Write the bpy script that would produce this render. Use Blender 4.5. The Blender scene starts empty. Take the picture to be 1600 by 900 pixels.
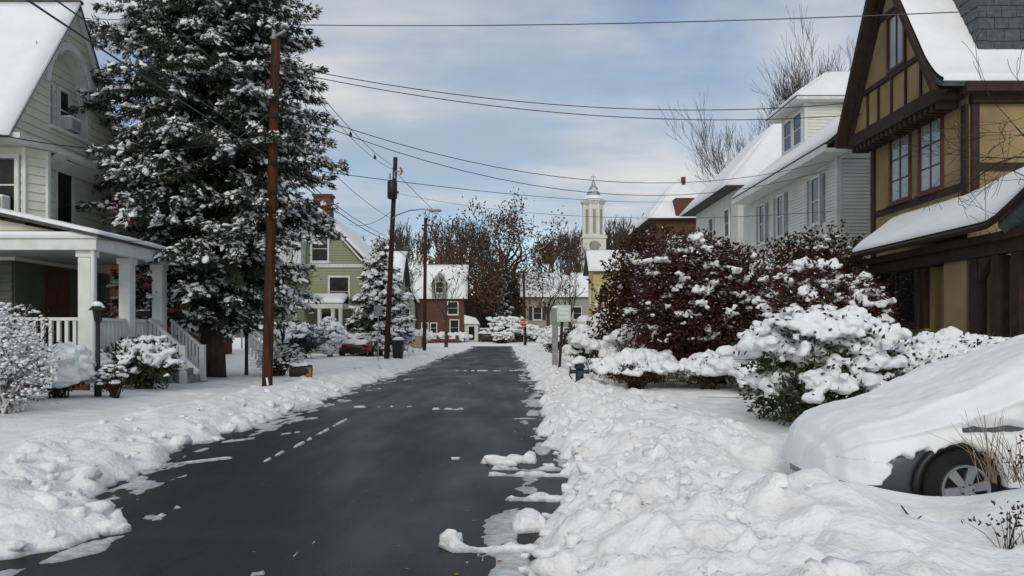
import bpy, bmesh, math, random
import numpy as np
from mathutils import Vector, Matrix

# ------------------------------------------------------------------ camera, sky, sun, exposure
S = bpy.context.scene
COL = S.collection
F, VX, VY, CH = 1200.0, 797.0, 520.0, 1.6          # focal length and vanishing point in photo pixels, eye height
cam = bpy.data.cameras.new('camera'); camo = bpy.data.objects.new('camera', cam); COL.objects.link(camo)
cam.sensor_width = 36; cam.lens = 36 * F / 1600
cam.shift_x = (800 - VX) / 1600; cam.shift_y = (VY - 450) / 1600
camo.location = (0, 0, CH); camo.rotation_euler = (math.radians(90), 0, 0)
cam.clip_start = 0.1; cam.clip_end = 4000
S.camera = camo

SUN_AZ, SUN_EL = math.radians(190), math.radians(27)   # compass bearing, +Y = north: low, behind the camera
W = bpy.data.worlds.new('World'); S.world = W; W.use_nodes = True
nt = W.node_tree; N = nt.nodes; L = nt.links
N.clear()
def nd(t, **k):
    n = N.new(t)
    for a, b in k.items(): setattr(n, a, b)
    return n
def mth(op, a, b=None, clamp=False):
    n = nd('ShaderNodeMath', operation=op, use_clamp=clamp)
    for i, s in enumerate((a, b)):
        if s is None: continue
        if isinstance(s, (int, float)): n.inputs[i].default_value = s
        else: L.new(s, n.inputs[i])
    return n.outputs[0]
def ramp(fac, lo, hi):
    n = nd('ShaderNodeMapRange', interpolation_type='SMOOTHSTEP')
    L.new(fac, n.inputs[0]); n.inputs[1].default_value = lo; n.inputs[2].default_value = hi
    return n.outputs[0]
def mixc(fac, a, b):
    n = nd('ShaderNodeMix', data_type='RGBA')
    L.new(fac, n.inputs[0])
    for i, s in ((6, a), (7, b)):
        if isinstance(s, tuple): n.inputs[i].default_value = (*s, 1)
        else: L.new(s, n.inputs[i])
    return n.outputs[2]
sky = nd('ShaderNodeTexSky', sky_type='NISHITA'); sky.sun_disc = False
sky.sun_elevation = SUN_EL; sky.sun_rotation = SUN_AZ; sky.air_density = 1.0; sky.dust_density = 0.4; sky.ozone_density = 2.0
tc = nd('ShaderNodeTexCoord'); sep = nd('ShaderNodeSeparateXYZ'); L.new(tc.outputs['Generated'], sep.inputs[0])
zz = mth('ADD', mth('MAXIMUM', sep.outputs[2], 0.0), 0.16)
cmb = nd('ShaderNodeCombineXYZ'); L.new(mth('DIVIDE', sep.outputs[0], zz), cmb.inputs[0]); L.new(mth('DIVIDE', sep.outputs[1], zz), cmb.inputs[1])
def cloud_noise(scale, loc, detail, rough, sx=1.0, sy=1.0):
    m = nd('ShaderNodeMapping'); L.new(cmb.outputs[0], m.inputs[0]); m.inputs[1].default_value = loc; m.inputs[3].default_value = (sx, sy, 1)
    n = nd('ShaderNodeTexNoise'); L.new(m.outputs[0], n.inputs['Vector'])
    n.inputs['Scale'].default_value = scale; n.inputs['Detail'].default_value = detail; n.inputs['Roughness'].default_value = rough
    return n.outputs[0]
cover = ramp(cloud_noise(0.55, (33.85, 22.26, 0), 7, 0.52, 1.0, 0.8), 0.40, 0.58)
tone = ramp(cloud_noise(0.95, (26.0, 7.44, 0), 6, 0.52, 0.8, 1.1), 0.36, 0.62)
streak = ramp(cloud_noise(1.2, (39.7, 34.4, 0), 6, 0.52, 0.30, 1.3), 0.50, 0.68)
cloud = mixc(tone, (3.7, 4.4, 5.3), (8.2, 7.8, 7.0))
cloud = mixc(mth('MULTIPLY', streak, 0.6), cloud, (3.0, 3.9, 5.1))
skyc = mixc(mth('MULTIPLY', cover, 0.88), sky.outputs[0], cloud)
bg = nd('ShaderNodeBackground'); L.new(skyc, bg.inputs[0]); bg.inputs[1].default_value = 0.11
ow = nd('ShaderNodeOutputWorld'); L.new(bg.outputs[0], ow.inputs[0])

sl = bpy.data.lights.new('sun', 'SUN'); sl.energy = 1.25; sl.angle = math.radians(20); sl.color = (1.0, 0.92, 0.82)
so = bpy.data.objects.new('sun', sl); COL.objects.link(so)
sd = Vector((math.sin(SUN_AZ) * math.cos(SUN_EL), math.cos(SUN_AZ) * math.cos(SUN_EL), math.sin(SUN_EL)))
so.rotation_euler = (-sd).to_track_quat('-Z', 'Y').to_euler(); so.location = sd * 50
VS = S.view_settings
VS.view_transform = 'Standard'; VS.look = 'None'; VS.exposure = 0.0; VS.gamma = 1.0; VS.use_curve_mapping = False
S.cycles.max_bounces = 6; S.cycles.diffuse_bounces = 3; S.cycles.glossy_bounces = 3; S.cycles.transparent_max_bounces = 6

# ------------------------------------------------------------------ helpers
rng = np.random.default_rng(7)
random.seed(5)
def P(px, py, Y):                       # the point at distance Y seen at a photo pixel
    return Vector(((px - VX) / F * Y, Y, CH - (py - VY) / F * Y))
def h2(ix, iy, s=0.0):
    v = np.sin(ix * 127.1 + iy * 311.7 + s * 74.7) * 43758.5453
    return v - np.floor(v)
def vn(x, y, s=0.0):
    ix, iy = np.floor(x), np.floor(y); fx, fy = x - ix, y - iy
    fx = fx * fx * (3 - 2 * fx); fy = fy * fy * (3 - 2 * fy)
    a = h2(ix, iy, s); b = h2(ix + 1, iy, s); c = h2(ix, iy + 1, s); d = h2(ix + 1, iy + 1, s)
    return (a + (b - a) * fx) * (1 - fy) + (c + (d - c) * fx) * fy
def fbm(x, y, s=0.0, o=4):
    r = 0; a = 0.5
    for i in range(o):
        r = r + a * vn(x, y, s + i * 3.1); x = x * 2.03 + 5.1; y = y * 2.03 + 1.7; a *= 0.5
    return r
def worley(x, y, s=0.0):
    ix, iy = np.floor(x), np.floor(y); best = np.full(np.shape(x), 9.0); val = np.zeros(np.shape(x))
    for dx in (-1, 0, 1):
        for dy in (-1, 0, 1):
            cx, cy = ix + dx, iy + dy
            qx = cx + h2(cx, cy, s); qy = cy + h2(cx, cy, s + 9)
            d = (x - qx) ** 2 + (y - qy) ** 2
            m = d < best; best = np.where(m, d, best); val = np.where(m, h2(cx, cy, s + 17), val)
    return np.sqrt(best), val
def sst(a, b, x):
    t = np.clip((x - a) / (b - a), 0, 1); return t * t * (3 - 2 * t)

class MB:
    def __init__(s): s.v = []; s.f = []
    def add(s, vs, fs):
        o = len(s.v); s.v += [tuple(p) for p in vs]; s.f += [tuple(i + o for i in f) for f in fs]; return s
    def box(s, x0, x1, y0, y1, z0, z1):
        return s.hexa([(x0,y0,z0),(x1,y0,z0),(x1,y1,z0),(x0,y1,z0),(x0,y0,z1),(x1,y0,z1),(x1,y1,z1),(x0,y1,z1)])
    def hexa(s, p):
        return s.add(p, [(3,2,1,0),(4,5,6,7),(0,1,5,4),(1,2,6,5),(2,3,7,6),(3,0,4,7)])
    def fb(s, O, U, n, u0, u1, z0, z1, n0, n1):         # box in a wall frame: along the wall, up, outwards
        O, U, n = Vector(O), Vector(U), Vector(n); Z = Vector((0,0,1))
        return s.hexa([O+U*u+n*k+Z*z for z in (z0, z1) for (u, k) in ((u0,n0),(u1,n0),(u1,n1),(u0,n1))])
    def bar(s, a, b, w, h, up=(0,0,1)):
        a, b = Vector(a), Vector(b); d = (b-a).normalized(); r = d.cross(Vector(up))
        if r.length < 1e-4: r = d.cross(Vector((1,0,0)))
        r.normalize(); u = r.cross(d)
        return s.hexa([q + r*i*w/2 + u*j*h/2 for j in (-1,1) for (q,i) in ((a,-1),(a,1),(b,1),(b,-1))])
    def tube(s, pts, rad, n=6, cap=True):
        pts = [Vector(p) for p in pts]; k = len(pts)
        if not hasattr(rad, '__len__'): rad = [rad]*k
        vs = []; ref = None
        for i, p in enumerate(pts):
            d = (pts[min(i+1,k-1)] - pts[max(i-1,0)])
            if d.length < 1e-9: d = Vector((0,0,1))
            d.normalize()
            if ref is None: ref = d.orthogonal().normalized()
            ref = (ref - d*ref.dot(d))
            if ref.length < 1e-6: ref = d.orthogonal()
            ref.normalize(); b = d.cross(ref)
            for j in range(n):
                a = 2*math.pi*j/n; vs.append(p + (ref*math.cos(a) + b*math.sin(a))*rad[i])
        fs = [(i*n+j, i*n+(j+1)%n, (i+1)*n+(j+1)%n, (i+1)*n+j) for i in range(k-1) for j in range(n)]
        if cap: fs += [tuple(range(n-1,-1,-1)), tuple(range((k-1)*n, k*n))]
        return s.add(vs, fs)
    def prism(s, poly, off):
        off = Vector(off); n = len(poly); vs = [Vector(p) for p in poly]; vs += [p+off for p in vs]
        return s.add(vs, [tuple(range(n-1,-1,-1)), tuple(range(n,2*n))] + [(i,(i+1)%n,n+(i+1)%n,n+i) for i in range(n)])
    def lathe(s, c, prof, n=12, axis='z', cap=True):
        vs = []
        for r, z in prof:
            for j in range(n):
                a = 2*math.pi*(j+.5)/n; x, y = r*math.cos(a), r*math.sin(a)
                vs.append((c[0]+x, c[1]+y, c[2]+z) if axis=='z' else (c[0]+x, c[1]+z, c[2]+y))
        k = len(prof); fs = [(i*n+j, i*n+(j+1)%n, (i+1)*n+(j+1)%n, (i+1)*n+j) for i in range(k-1) for j in range(n)]
        if cap: fs += [tuple(range(n-1,-1,-1)), tuple(range((k-1)*n,k*n))]
        return s.add(vs, fs)
    def build(s, name, m, parent=None, smooth=False, fix=True):
        me = bpy.data.meshes.new(name); me.from_pydata(s.v, [], s.f)
        if fix:
            bm = bmesh.new(); bm.from_mesh(me); bmesh.ops.recalc_face_normals(bm, faces=bm.faces); bm.to_mesh(me); bm.free()
        return link(name, me, m, parent, smooth)
def link(name, me, m, parent=None, smooth=False):
    o = bpy.data.objects.new(name, me); COL.objects.link(o)
    if m: me.materials.append(m)
    if smooth: me.polygons.foreach_set('use_smooth', [True]*len(me.polygons))
    if parent: adopt(o, parent)
    return o
def adopt(o, parent):                    # keep world coordinates under a parent
    o.parent = parent
    if parent.type == 'EMPTY': o.matrix_parent_inverse = Matrix.Translation(-parent.location)
def npmesh(name, V, Fc, m, parent=None, smooth=False):
    V = np.asarray(V, dtype=np.float32); Fc = np.asarray(Fc, dtype=np.int32); k = Fc.shape[1]; n = len(Fc)
    me = bpy.data.meshes.new(name)
    me.vertices.add(len(V)); me.vertices.foreach_set('co', V.ravel())
    me.loops.add(n*k); me.loops.foreach_set('vertex_index', Fc.ravel())
    me.polygons.add(n); me.polygons.foreach_set('loop_start', np.arange(0, n*k, k, dtype=np.int32))
    me.update(calc_edges=True); me.validate()
    return link(name, me, m, parent, smooth)
def thing(name, label, cat, loc=(0,0,0), group=None):
    o = bpy.data.objects.new(name, None); COL.objects.link(o); o.location = loc; o.empty_display_size = .2
    return tag(o, label, cat, group)
def tag(o, label=None, cat=None, group=None, kind=None):
    for k, v in (('label',label),('category',cat),('group',group),('kind',kind)):
        if v: o[k] = v
    return o
def stuff(o): o['kind'] = 'stuff'; return o
def struct(o): o['kind'] = 'structure'; return o

# ------------------------------------------------------------------ materials
def mat(name, c, rough=0.8, c2=None, scale=4.0, detail=4, lo=.35, hi=.65, bump=0, bscale=None, spec=.3, metal=0, stretch=None, trans=0, coat=0):
    m = bpy.data.materials.new(name); m.use_nodes = True; t = m.node_tree; b = t.nodes['Principled BSDF']
    b.inputs['Base Color'].default_value = (*c, 1); b.inputs['Roughness'].default_value = rough
    b.inputs['Specular IOR Level'].default_value = spec; b.inputs['Metallic'].default_value = metal
    if coat: b.inputs['Coat Weight'].default_value = coat
    g = t.nodes.new('ShaderNodeNewGeometry'); vec = g.outputs['Position']
    if stretch:
        mp = t.nodes.new('ShaderNodeMapping'); t.links.new(vec, mp.inputs[0]); mp.inputs[3].default_value = stretch; vec = mp.outputs[0]
    if c2:
        n = t.nodes.new('ShaderNodeTexNoise'); n.inputs['Scale'].default_value = scale; n.inputs['Detail'].default_value = detail
        t.links.new(vec, n.inputs['Vector'])
        r = t.nodes.new('ShaderNodeMapRange'); t.links.new(n.outputs[0], r.inputs[0]); r.inputs[1].default_value = lo; r.inputs[2].default_value = hi
        x = t.nodes.new('ShaderNodeMix'); x.data_type = 'RGBA'; t.links.new(r.outputs[0], x.inputs[0])
        x.inputs[6].default_value = (*c, 1); x.inputs[7].default_value = (*c2, 1); t.links.new(x.outputs[2], b.inputs['Base Color'])
    if bump:
        n = t.nodes.new('ShaderNodeTexNoise'); n.inputs['Scale'].default_value = bscale or scale*4; n.inputs['Detail'].default_value = 5
        t.links.new(vec, n.inputs['Vector'])
        bp = t.nodes.new('ShaderNodeBump'); bp.inputs['Strength'].default_value = bump; bp.inputs['Distance'].default_value = .03
        t.links.new(n.outputs[0], bp.inputs['Height']); t.links.new(bp.outputs[0], b.inputs['Normal'])
    return m
M = {}
M['snow'] = mat('snow', (.87,.88,.89), .6, (.81,.82,.84), 1.5, 5, bump=.25, bscale=9, spec=.2)
M['bank'] = mat('bank_snow', (.88,.88,.88), .65, (.70,.68,.65), 3.0, 8, .50, .78, bump=.6, bscale=24, spec=.2)
M['tuft'] = mat('branch_snow', (.87,.88,.89), .65, (.79,.80,.82), 6, 4, bump=.4, bscale=25, spec=.15)
M['white'] = mat('white_paint', (.70,.71,.69), .55, (.60,.61,.59), 3, 4)
M['offwhite'] = mat('aged_white_paint', (.66,.67,.63), .6, (.56,.57,.54), 3, 4)
M['cream'] = mat('cream_siding', (.68,.67,.57), .7, (.59,.58,.49), 1.3, 4, bump=.15, bscale=30)
M['palesiding'] = mat('pale_white_siding', (.70,.70,.66), .7, (.62,.62,.585), 1.1, 4)
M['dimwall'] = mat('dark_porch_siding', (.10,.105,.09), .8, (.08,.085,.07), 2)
M['stucco'] = mat('ochre_stucco', (.345,.262,.128), .9, (.235,.172,.085), .9, 8, bump=.5, bscale=45)
M['timber'] = mat('brown_timber', (.028,.016,.013), .8, (.044,.025,.020), 5, 4, bump=.3, bscale=20, stretch=(1,1,1))
M['sash'] = mat('red_brown_sash', (.10,.036,.025), .6, (.07,.026,.02), 6)
M['glass'] = mat('window_glass', (.012,.014,.016), .04, spec=.9)
M['skyglass'] = mat('sky_tinted_glass', (.30,.34,.36), .05, (.22,.25,.27), 1.5, spec=.8)  # pale blue-grey base colour stands in for sky reflected in the panes
M['darkglass'] = mat('dim_glass', (.010,.011,.012), .25, (.03,.028,.022), 2, spec=.25)
M['dark'] = mat('dark_interior', (.012,.011,.010), .9)
M['slate'] = mat('slate', (.045,.055,.058), .55, (.085,.098,.10), 7, 4, bump=.4, bscale=25, spec=.4)
M['shingle'] = mat('roof_shingle', (.05,.048,.047), .85, (.09,.085,.08), 6)
M['black'] = mat('black_metal', (.012,.012,.013), .45, spec=.4)
M['pole'] = mat('creosote_pole', (.095,.032,.015), .85, (.032,.014,.009), 2.2, 8, .36, .62, bump=.8, bscale=18, stretch=(6,6,.6))
M['dpole'] = mat('dark_pole', (.050,.022,.015), .85, (.028,.015,.011), 3.5, 5, bump=.4, bscale=18, stretch=(6,6,.6))
M['bark'] = mat('dark_bark', (.035,.027,.021), .95, (.06,.048,.038), 6, 5, bump=.7, bscale=20, stretch=(2,2,.7))
M['gbark'] = mat('grey_bark', (.075,.062,.052), .95, (.045,.037,.031), 4, 5)
M['twig'] = mat('grey_twig', (.11,.085,.07), .95, (.07,.055,.048), 3)
M['frost'] = mat('frosted_twigs', (.66,.67,.68), .8, (.16,.12,.09), 18, 4, .48, .62)
M['needle'] = mat('spruce_needles', (.026,.036,.024), .8, (.052,.058,.039), 2.5, 4)
M['yew'] = mat('evergreen_leaves', (.020,.030,.011), .75, (.062,.058,.024), 4, 5, .4, .62)
M['olive'] = mat('olive_leaves', (.045,.040,.014), .75, (.07,.032,.018), 3, 4)
M['wine'] = mat('burgundy_leaves', (.036,.014,.016), .8, (.080,.030,.028), 5, 4, spec=.15)
M['brownleaf'] = mat('brown_green_leaves', (.030,.024,.010), .8, (.060,.020,.012), 2.2, 4, spec=.15)
M['rust'] = mat('rust_oak_leaves', (.135,.066,.032), .85, (.075,.042,.024), .5, 4)
M['yellowleaf'] = mat('yellow_leaves', (.28,.20,.03), .8, (.14,.12,.03), 5)
M['straw'] = mat('dry_stems', (.36,.29,.21), .9, (.20,.14,.09), 8)
M['green'] = mat('sage_green_siding', (.31,.33,.225), .8, (.28,.30,.20), 1.0)
M['redwall'] = mat('red_siding', (.11,.022,.018), .8, (.09,.018,.015), 2)
M['yellow'] = mat('yellow_siding', (.55,.46,.20), .8, (.50,.42,.18), 1)
M['greige'] = mat('greige_siding', (.33,.32,.27), .8, (.29,.28,.24), .8)
M['brownwall'] = mat('brown_shingle_wall', (.12,.055,.035), .85, (.09,.042,.028), 2)
M['church'] = mat('church_white', (.66,.66,.60), .7, (.60,.60,.55), .6)
M['bluegrey'] = mat('gunmetal_paint', (.055,.065,.075), .35, spec=.5, coat=.4)
M['redcar'] = mat('red_car_paint', (.22,.015,.015), .3, spec=.5, coat=.4)
M['truckpaint'] = mat('dark_truck_paint', (.05,.03,.03), .4, spec=.5)
M['rubber'] = mat('tyre_rubber', (.012,.012,.012), .85)
M['alloy'] = mat('alloy_rim', (.42,.43,.44), .35, spec=.5, metal=.7)
M['steel'] = mat('galvanised_steel', (.36,.37,.37), .5, metal=.5)
M['grey'] = mat('weathered_grey', (.30,.31,.31), .8, (.24,.25,.25), 4)
M['blue'] = mat('hydrant_paint', (.022,.040,.075), .55, (.03,.05,.08), 8)
M['stop'] = mat('sign_red', (.42,.02,.025), .5)
M['signwhite'] = mat('sign_white', (.78,.78,.76), .5)
M['signgreen'] = mat('pale_green_sign', (.50,.60,.54), .5, (.58,.66,.61), 5)
M['log'] = mat('sawn_wood', (.30,.16,.075), .9, (.20,.10,.05), 8, 5)
M['tan'] = mat('tan_canvas', (.42,.36,.24), .9)
M['plastic'] = mat('ac_plastic', (.52,.51,.47), .6)
M['orange_stem'] = mat('porch_plants', (.14,.075,.025), .9, (.06,.05,.02), 5)
M['hill'] = mat('woodland_floor', (.075,.05,.035), 1, (.12,.10,.085), .12, 5)
M['leaf'] = mat('fallen_leaf', (.30,.17,.03), .8)
def brickmat(name, c1, c2, mortar, sc):
    m = mat(name, c1, .9); t = m.node_tree; b = t.nodes['Principled BSDF']
    g = t.nodes.new('ShaderNodeNewGeometry'); mp = t.nodes.new('ShaderNodeMapping'); mp.inputs[2].default_value = (math.radians(90), 0, math.radians(8))
    t.links.new(g.outputs['Position'], mp.inputs[0]); k = t.nodes.new('ShaderNodeTexBrick'); t.links.new(mp.outputs[0], k.inputs[0])
    k.inputs['Color1'].default_value = (*c1,1); k.inputs['Color2'].default_value = (*c2,1); k.inputs['Mortar'].default_value = (*mortar,1)
    k.inputs['Scale'].default_value = sc; k.inputs['Mortar Size'].default_value = .012
    t.links.new(k.outputs[0], b.inputs['Base Color']); return m
M['brick'] = brickmat('red_brick', (.125,.058,.042), (.095,.042,.030), (.15,.12,.10), 1.1)
# wet asphalt: darker strip beyond the seam, damp patches
def asphalt():
    m = mat('wet_asphalt', (.030,.033,.036), .5); t = m.node_tree; b = t.nodes['Principled BSDF']; l = t.links
    g = t.nodes.new('ShaderNodeNewGeometry'); sp = t.nodes.new('ShaderNodeSeparateXYZ'); l.new(g.outputs['Position'], sp.inputs[0])
    mp = t.nodes.new('ShaderNodeMapping'); l.new(g.outputs['Position'], mp.inputs[0]); mp.inputs[3].default_value = (1.1,.28,1)
    n = t.nodes.new('ShaderNodeTexNoise'); n.inputs['Scale'].default_value = .9; n.inputs['Detail'].default_value = 6; l.new(mp.outputs[0], n.inputs['Vector'])
    n2 = t.nodes.new('ShaderNodeTexNoise'); n2.inputs['Scale'].default_value = 60; n2.inputs['Detail'].default_value = 3; l.new(g.outputs['Position'], n2.inputs['Vector'])
    def rm(a, lo, hi, o0=0, o1=1):
        r = t.nodes.new('ShaderNodeMapRange'); l.new(a, r.inputs[0])
        for i, v in enumerate((lo,hi,o0,o1)): r.inputs[i+1].default_value = v
        return r.outputs[0]
    def mx(f, a, c):
        x = t.nodes.new('ShaderNodeMix'); x.data_type = 'RGBA'; l.new(f, x.inputs[0])
        for i, q in ((6,a),(7,c)):
            if isinstance(q, tuple): x.inputs[i].default_value = (*q,1)
            else: l.new(q, x.inputs[i])
        return x.outputs[2]
    w = t.nodes.new('ShaderNodeMath'); w.operation = 'MULTIPLY_ADD'; l.new(n.outputs[0], w.inputs[0]); w.inputs[1].default_value = .12; l.new(sp.outputs[0], w.inputs[2])
    seam = rm(w.outputs[0], -3.0, -2.93)
    c = mx(seam, (.008,.009,.010), (.014,.017,.020))
    c = mx(rm(n.outputs[0], .42, .66), c, (.016,.019,.022))
    c = mx(rm(n2.outputs[0], .52, .75), c, (.036,.037,.039))
    vo = t.nodes.new('ShaderNodeTexVoronoi'); vo.feature = 'DISTANCE_TO_EDGE'; vo.inputs['Scale'].default_value = .32
    nw = t.nodes.new('ShaderNodeTexNoise'); nw.inputs['Scale'].default_value = 1.6; nw.inputs['Detail'].default_value = 5; l.new(g.outputs['Position'], nw.inputs['Vector'])
    va = t.nodes.new('ShaderNodeVectorMath'); va.operation = 'MULTIPLY_ADD'; l.new(nw.outputs[1], va.inputs[0]); va.inputs[1].default_value = (1.1,1.1,0); l.new(g.outputs['Position'], va.inputs[2]); l.new(va.outputs[0], vo.inputs['Vector'])
    c = mx(rm(vo.outputs['Distance'], .0, .006, .75, 0), c, (.006,.006,.007))
    sn = t.nodes.new('ShaderNodeTexNoise'); sn.inputs['Scale'].default_value = .5; sn.inputs['Detail'].default_value = 8; mp2 = t.nodes.new('ShaderNodeMapping'); mp2.inputs[3].default_value = (.35,2.2,1); l.new(g.outputs['Position'], mp2.inputs[0]); l.new(mp2.outputs[0], sn.inputs['Vector'])
    c = mx(rm(sn.outputs[0], .56, .72, 0, .5), c, (.036,.040,.044))
    l.new(c, b.inputs['Base Color'])
    l.new(rm(n.outputs[0], .35, .65, .36, .66), b.inputs['Roughness'])
    bp = t.nodes.new('ShaderNodeBump'); bp.inputs['Strength'].default_value = .35; bp.inputs['Distance'].default_value = .01
    l.new(n2.outputs[0], bp.inputs['Height']); l.new(bp.outputs[0], b.inputs['Normal']); b.inputs['Specular IOR Level'].default_value = .25
    return m
M['asphalt'] = asphalt()
def slush():
    m = M['bank']; t = m.node_tree; b = t.nodes['Principled BSDF']; l = t.links; src = b.inputs['Base Color'].links[0].from_socket
    g = t.nodes.new('ShaderNodeNewGeometry'); sp = t.nodes.new('ShaderNodeSeparateXYZ'); l.new(g.outputs['Position'], sp.inputs[0])
    n = t.nodes.new('ShaderNodeTexNoise'); n.inputs['Scale'].default_value = 14; n.inputs['Detail'].default_value = 4; l.new(g.outputs['Position'], n.inputs['Vector'])
    a = t.nodes.new('ShaderNodeMath'); a.operation = 'MULTIPLY_ADD'; l.new(n.outputs[0], a.inputs[0]); a.inputs[1].default_value = .05; l.new(sp.outputs[2], a.inputs[2])
    r = t.nodes.new('ShaderNodeMapRange'); l.new(a.outputs[0], r.inputs[0]); r.inputs[1].default_value = .025; r.inputs[2].default_value = .065
    x = t.nodes.new('ShaderNodeMix'); x.data_type = 'RGBA'; l.new(r.outputs[0], x.inputs[0]); x.inputs[6].default_value = (.34,.35,.36,1); l.new(src, x.inputs[7]); l.new(x.outputs[2], b.inputs['Base Color'])
slush()

# ------------------------------------------------------------------ ground, road, snow cover
struct(MB().add([(-2000,-500,-.12),(2000,-500,-.12),(2000,3000,-.12),(-2000,3000,-.12)], [(0,1,2,3)]).build('ground', M['snow']))
struct(MB().add([(-6.5,-12,0),(4.5,-12,0),(4.5,84,0),(-6.5,84,0)], [(0,1,2,3)]).build('road', M['asphalt']))
struct(MB().add([(-70,84.0,-.004),(70,84.0,-.004),(70,91,-.004),(-70,91,-.004)], [(0,1,2,3)]).build('cross_road', M['asphalt']))

LY = ([-12,3,5.3,5.9,6.5,7.2,8,13.7,21.3,32,48,77,84], [-3.6,-3.7,-3.6,-3.25,-3.35,-4.1,-4.3,-4.36,-4.45,-4.2,-4.28,-4.0,-4.0])
RY = ([-12,3,5.6,6.5,8,13.7,21,32,48,77,84], [.0,.0,.08,.28,.42,.74,.86,.8,.65,.35,.3])
# ridges and streaks of pushed snow on the road: x0,y0,x1,y1,half width,height
RIDGE = [(-.40,5.62,.35,5.62,.07,.07), (-.30,9.45,.10,9.6,.16,.07), (-.22,8.6,.7,8.55,.05,.05), (.0,7.35,.6,7.3,.07,.07), (.05,6.35,.5,6.3,.05,.04),
         (-.4,9.0,.6,8.9,.03,.045), (-3.35,6.25,-4.3,6.05,.10,.09), (-3.9,5.55,-3.3,6.4,.09,.10), (-4.2,5.2,-4.9,4.9,.12,.09)]
STREAK = [(-3.02,6.6,-3.02,7.7,.045,.066), (-3.05,9.5,-3.05,10.3,.035,.06), (-3.0,10.7,-3.02,14.2,.04,.058), (-3.4,16.4,-2.2,16.6,.09,.065), (-1.6,16.0,-1.0,16.0,.07,.07),
          (-2.6,24,-.6,24.2,.07,.045), (-2.2,32,.6,32.2,.16,.07), (-3.8,30,-2.6,30.5,.1,.04), (-2.3,42,-1.2,42,.15,.045), (-3.6,9.8,-4.2,9.2,.10,.05),
          (-3.3,12.5,-4.2,11.2,.10,.045), (-3.6,14.5,-4.3,13.0,.12,.05), (-3.7,18.5,-4.4,16,.12,.045), (-3.7,22,-4.4,19.5,.12,.045), (-3.4,27,-4.2,24,.14,.045), (-1.0,60,.2,60,.25,.05), (.2,70,-.4,70,.3,.05),
          (-2.75,5.6,-2.72,5.9,.03,.03), (-1.55,5.5,-1.5,5.9,.03,.035), (.15,11.6,.6,11.5,.05,.05), (.1,14.3,.6,14.2,.07,.05), (.3,17.5,.8,17.4,.07,.05), (.2,21,.8,20.8,.1,.05)]
def seg(x, y, s):
    x0, y0, x1, y1, w, h = s; dx, dy = x1-x0, y1-y0; q = dx*dx+dy*dy
    t = np.clip(((x-x0)*dx+(y-y0)*dy)/q, 0, 1); return np.hypot(x-x0-t*dx, y-y0-t*dy)/w
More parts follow.
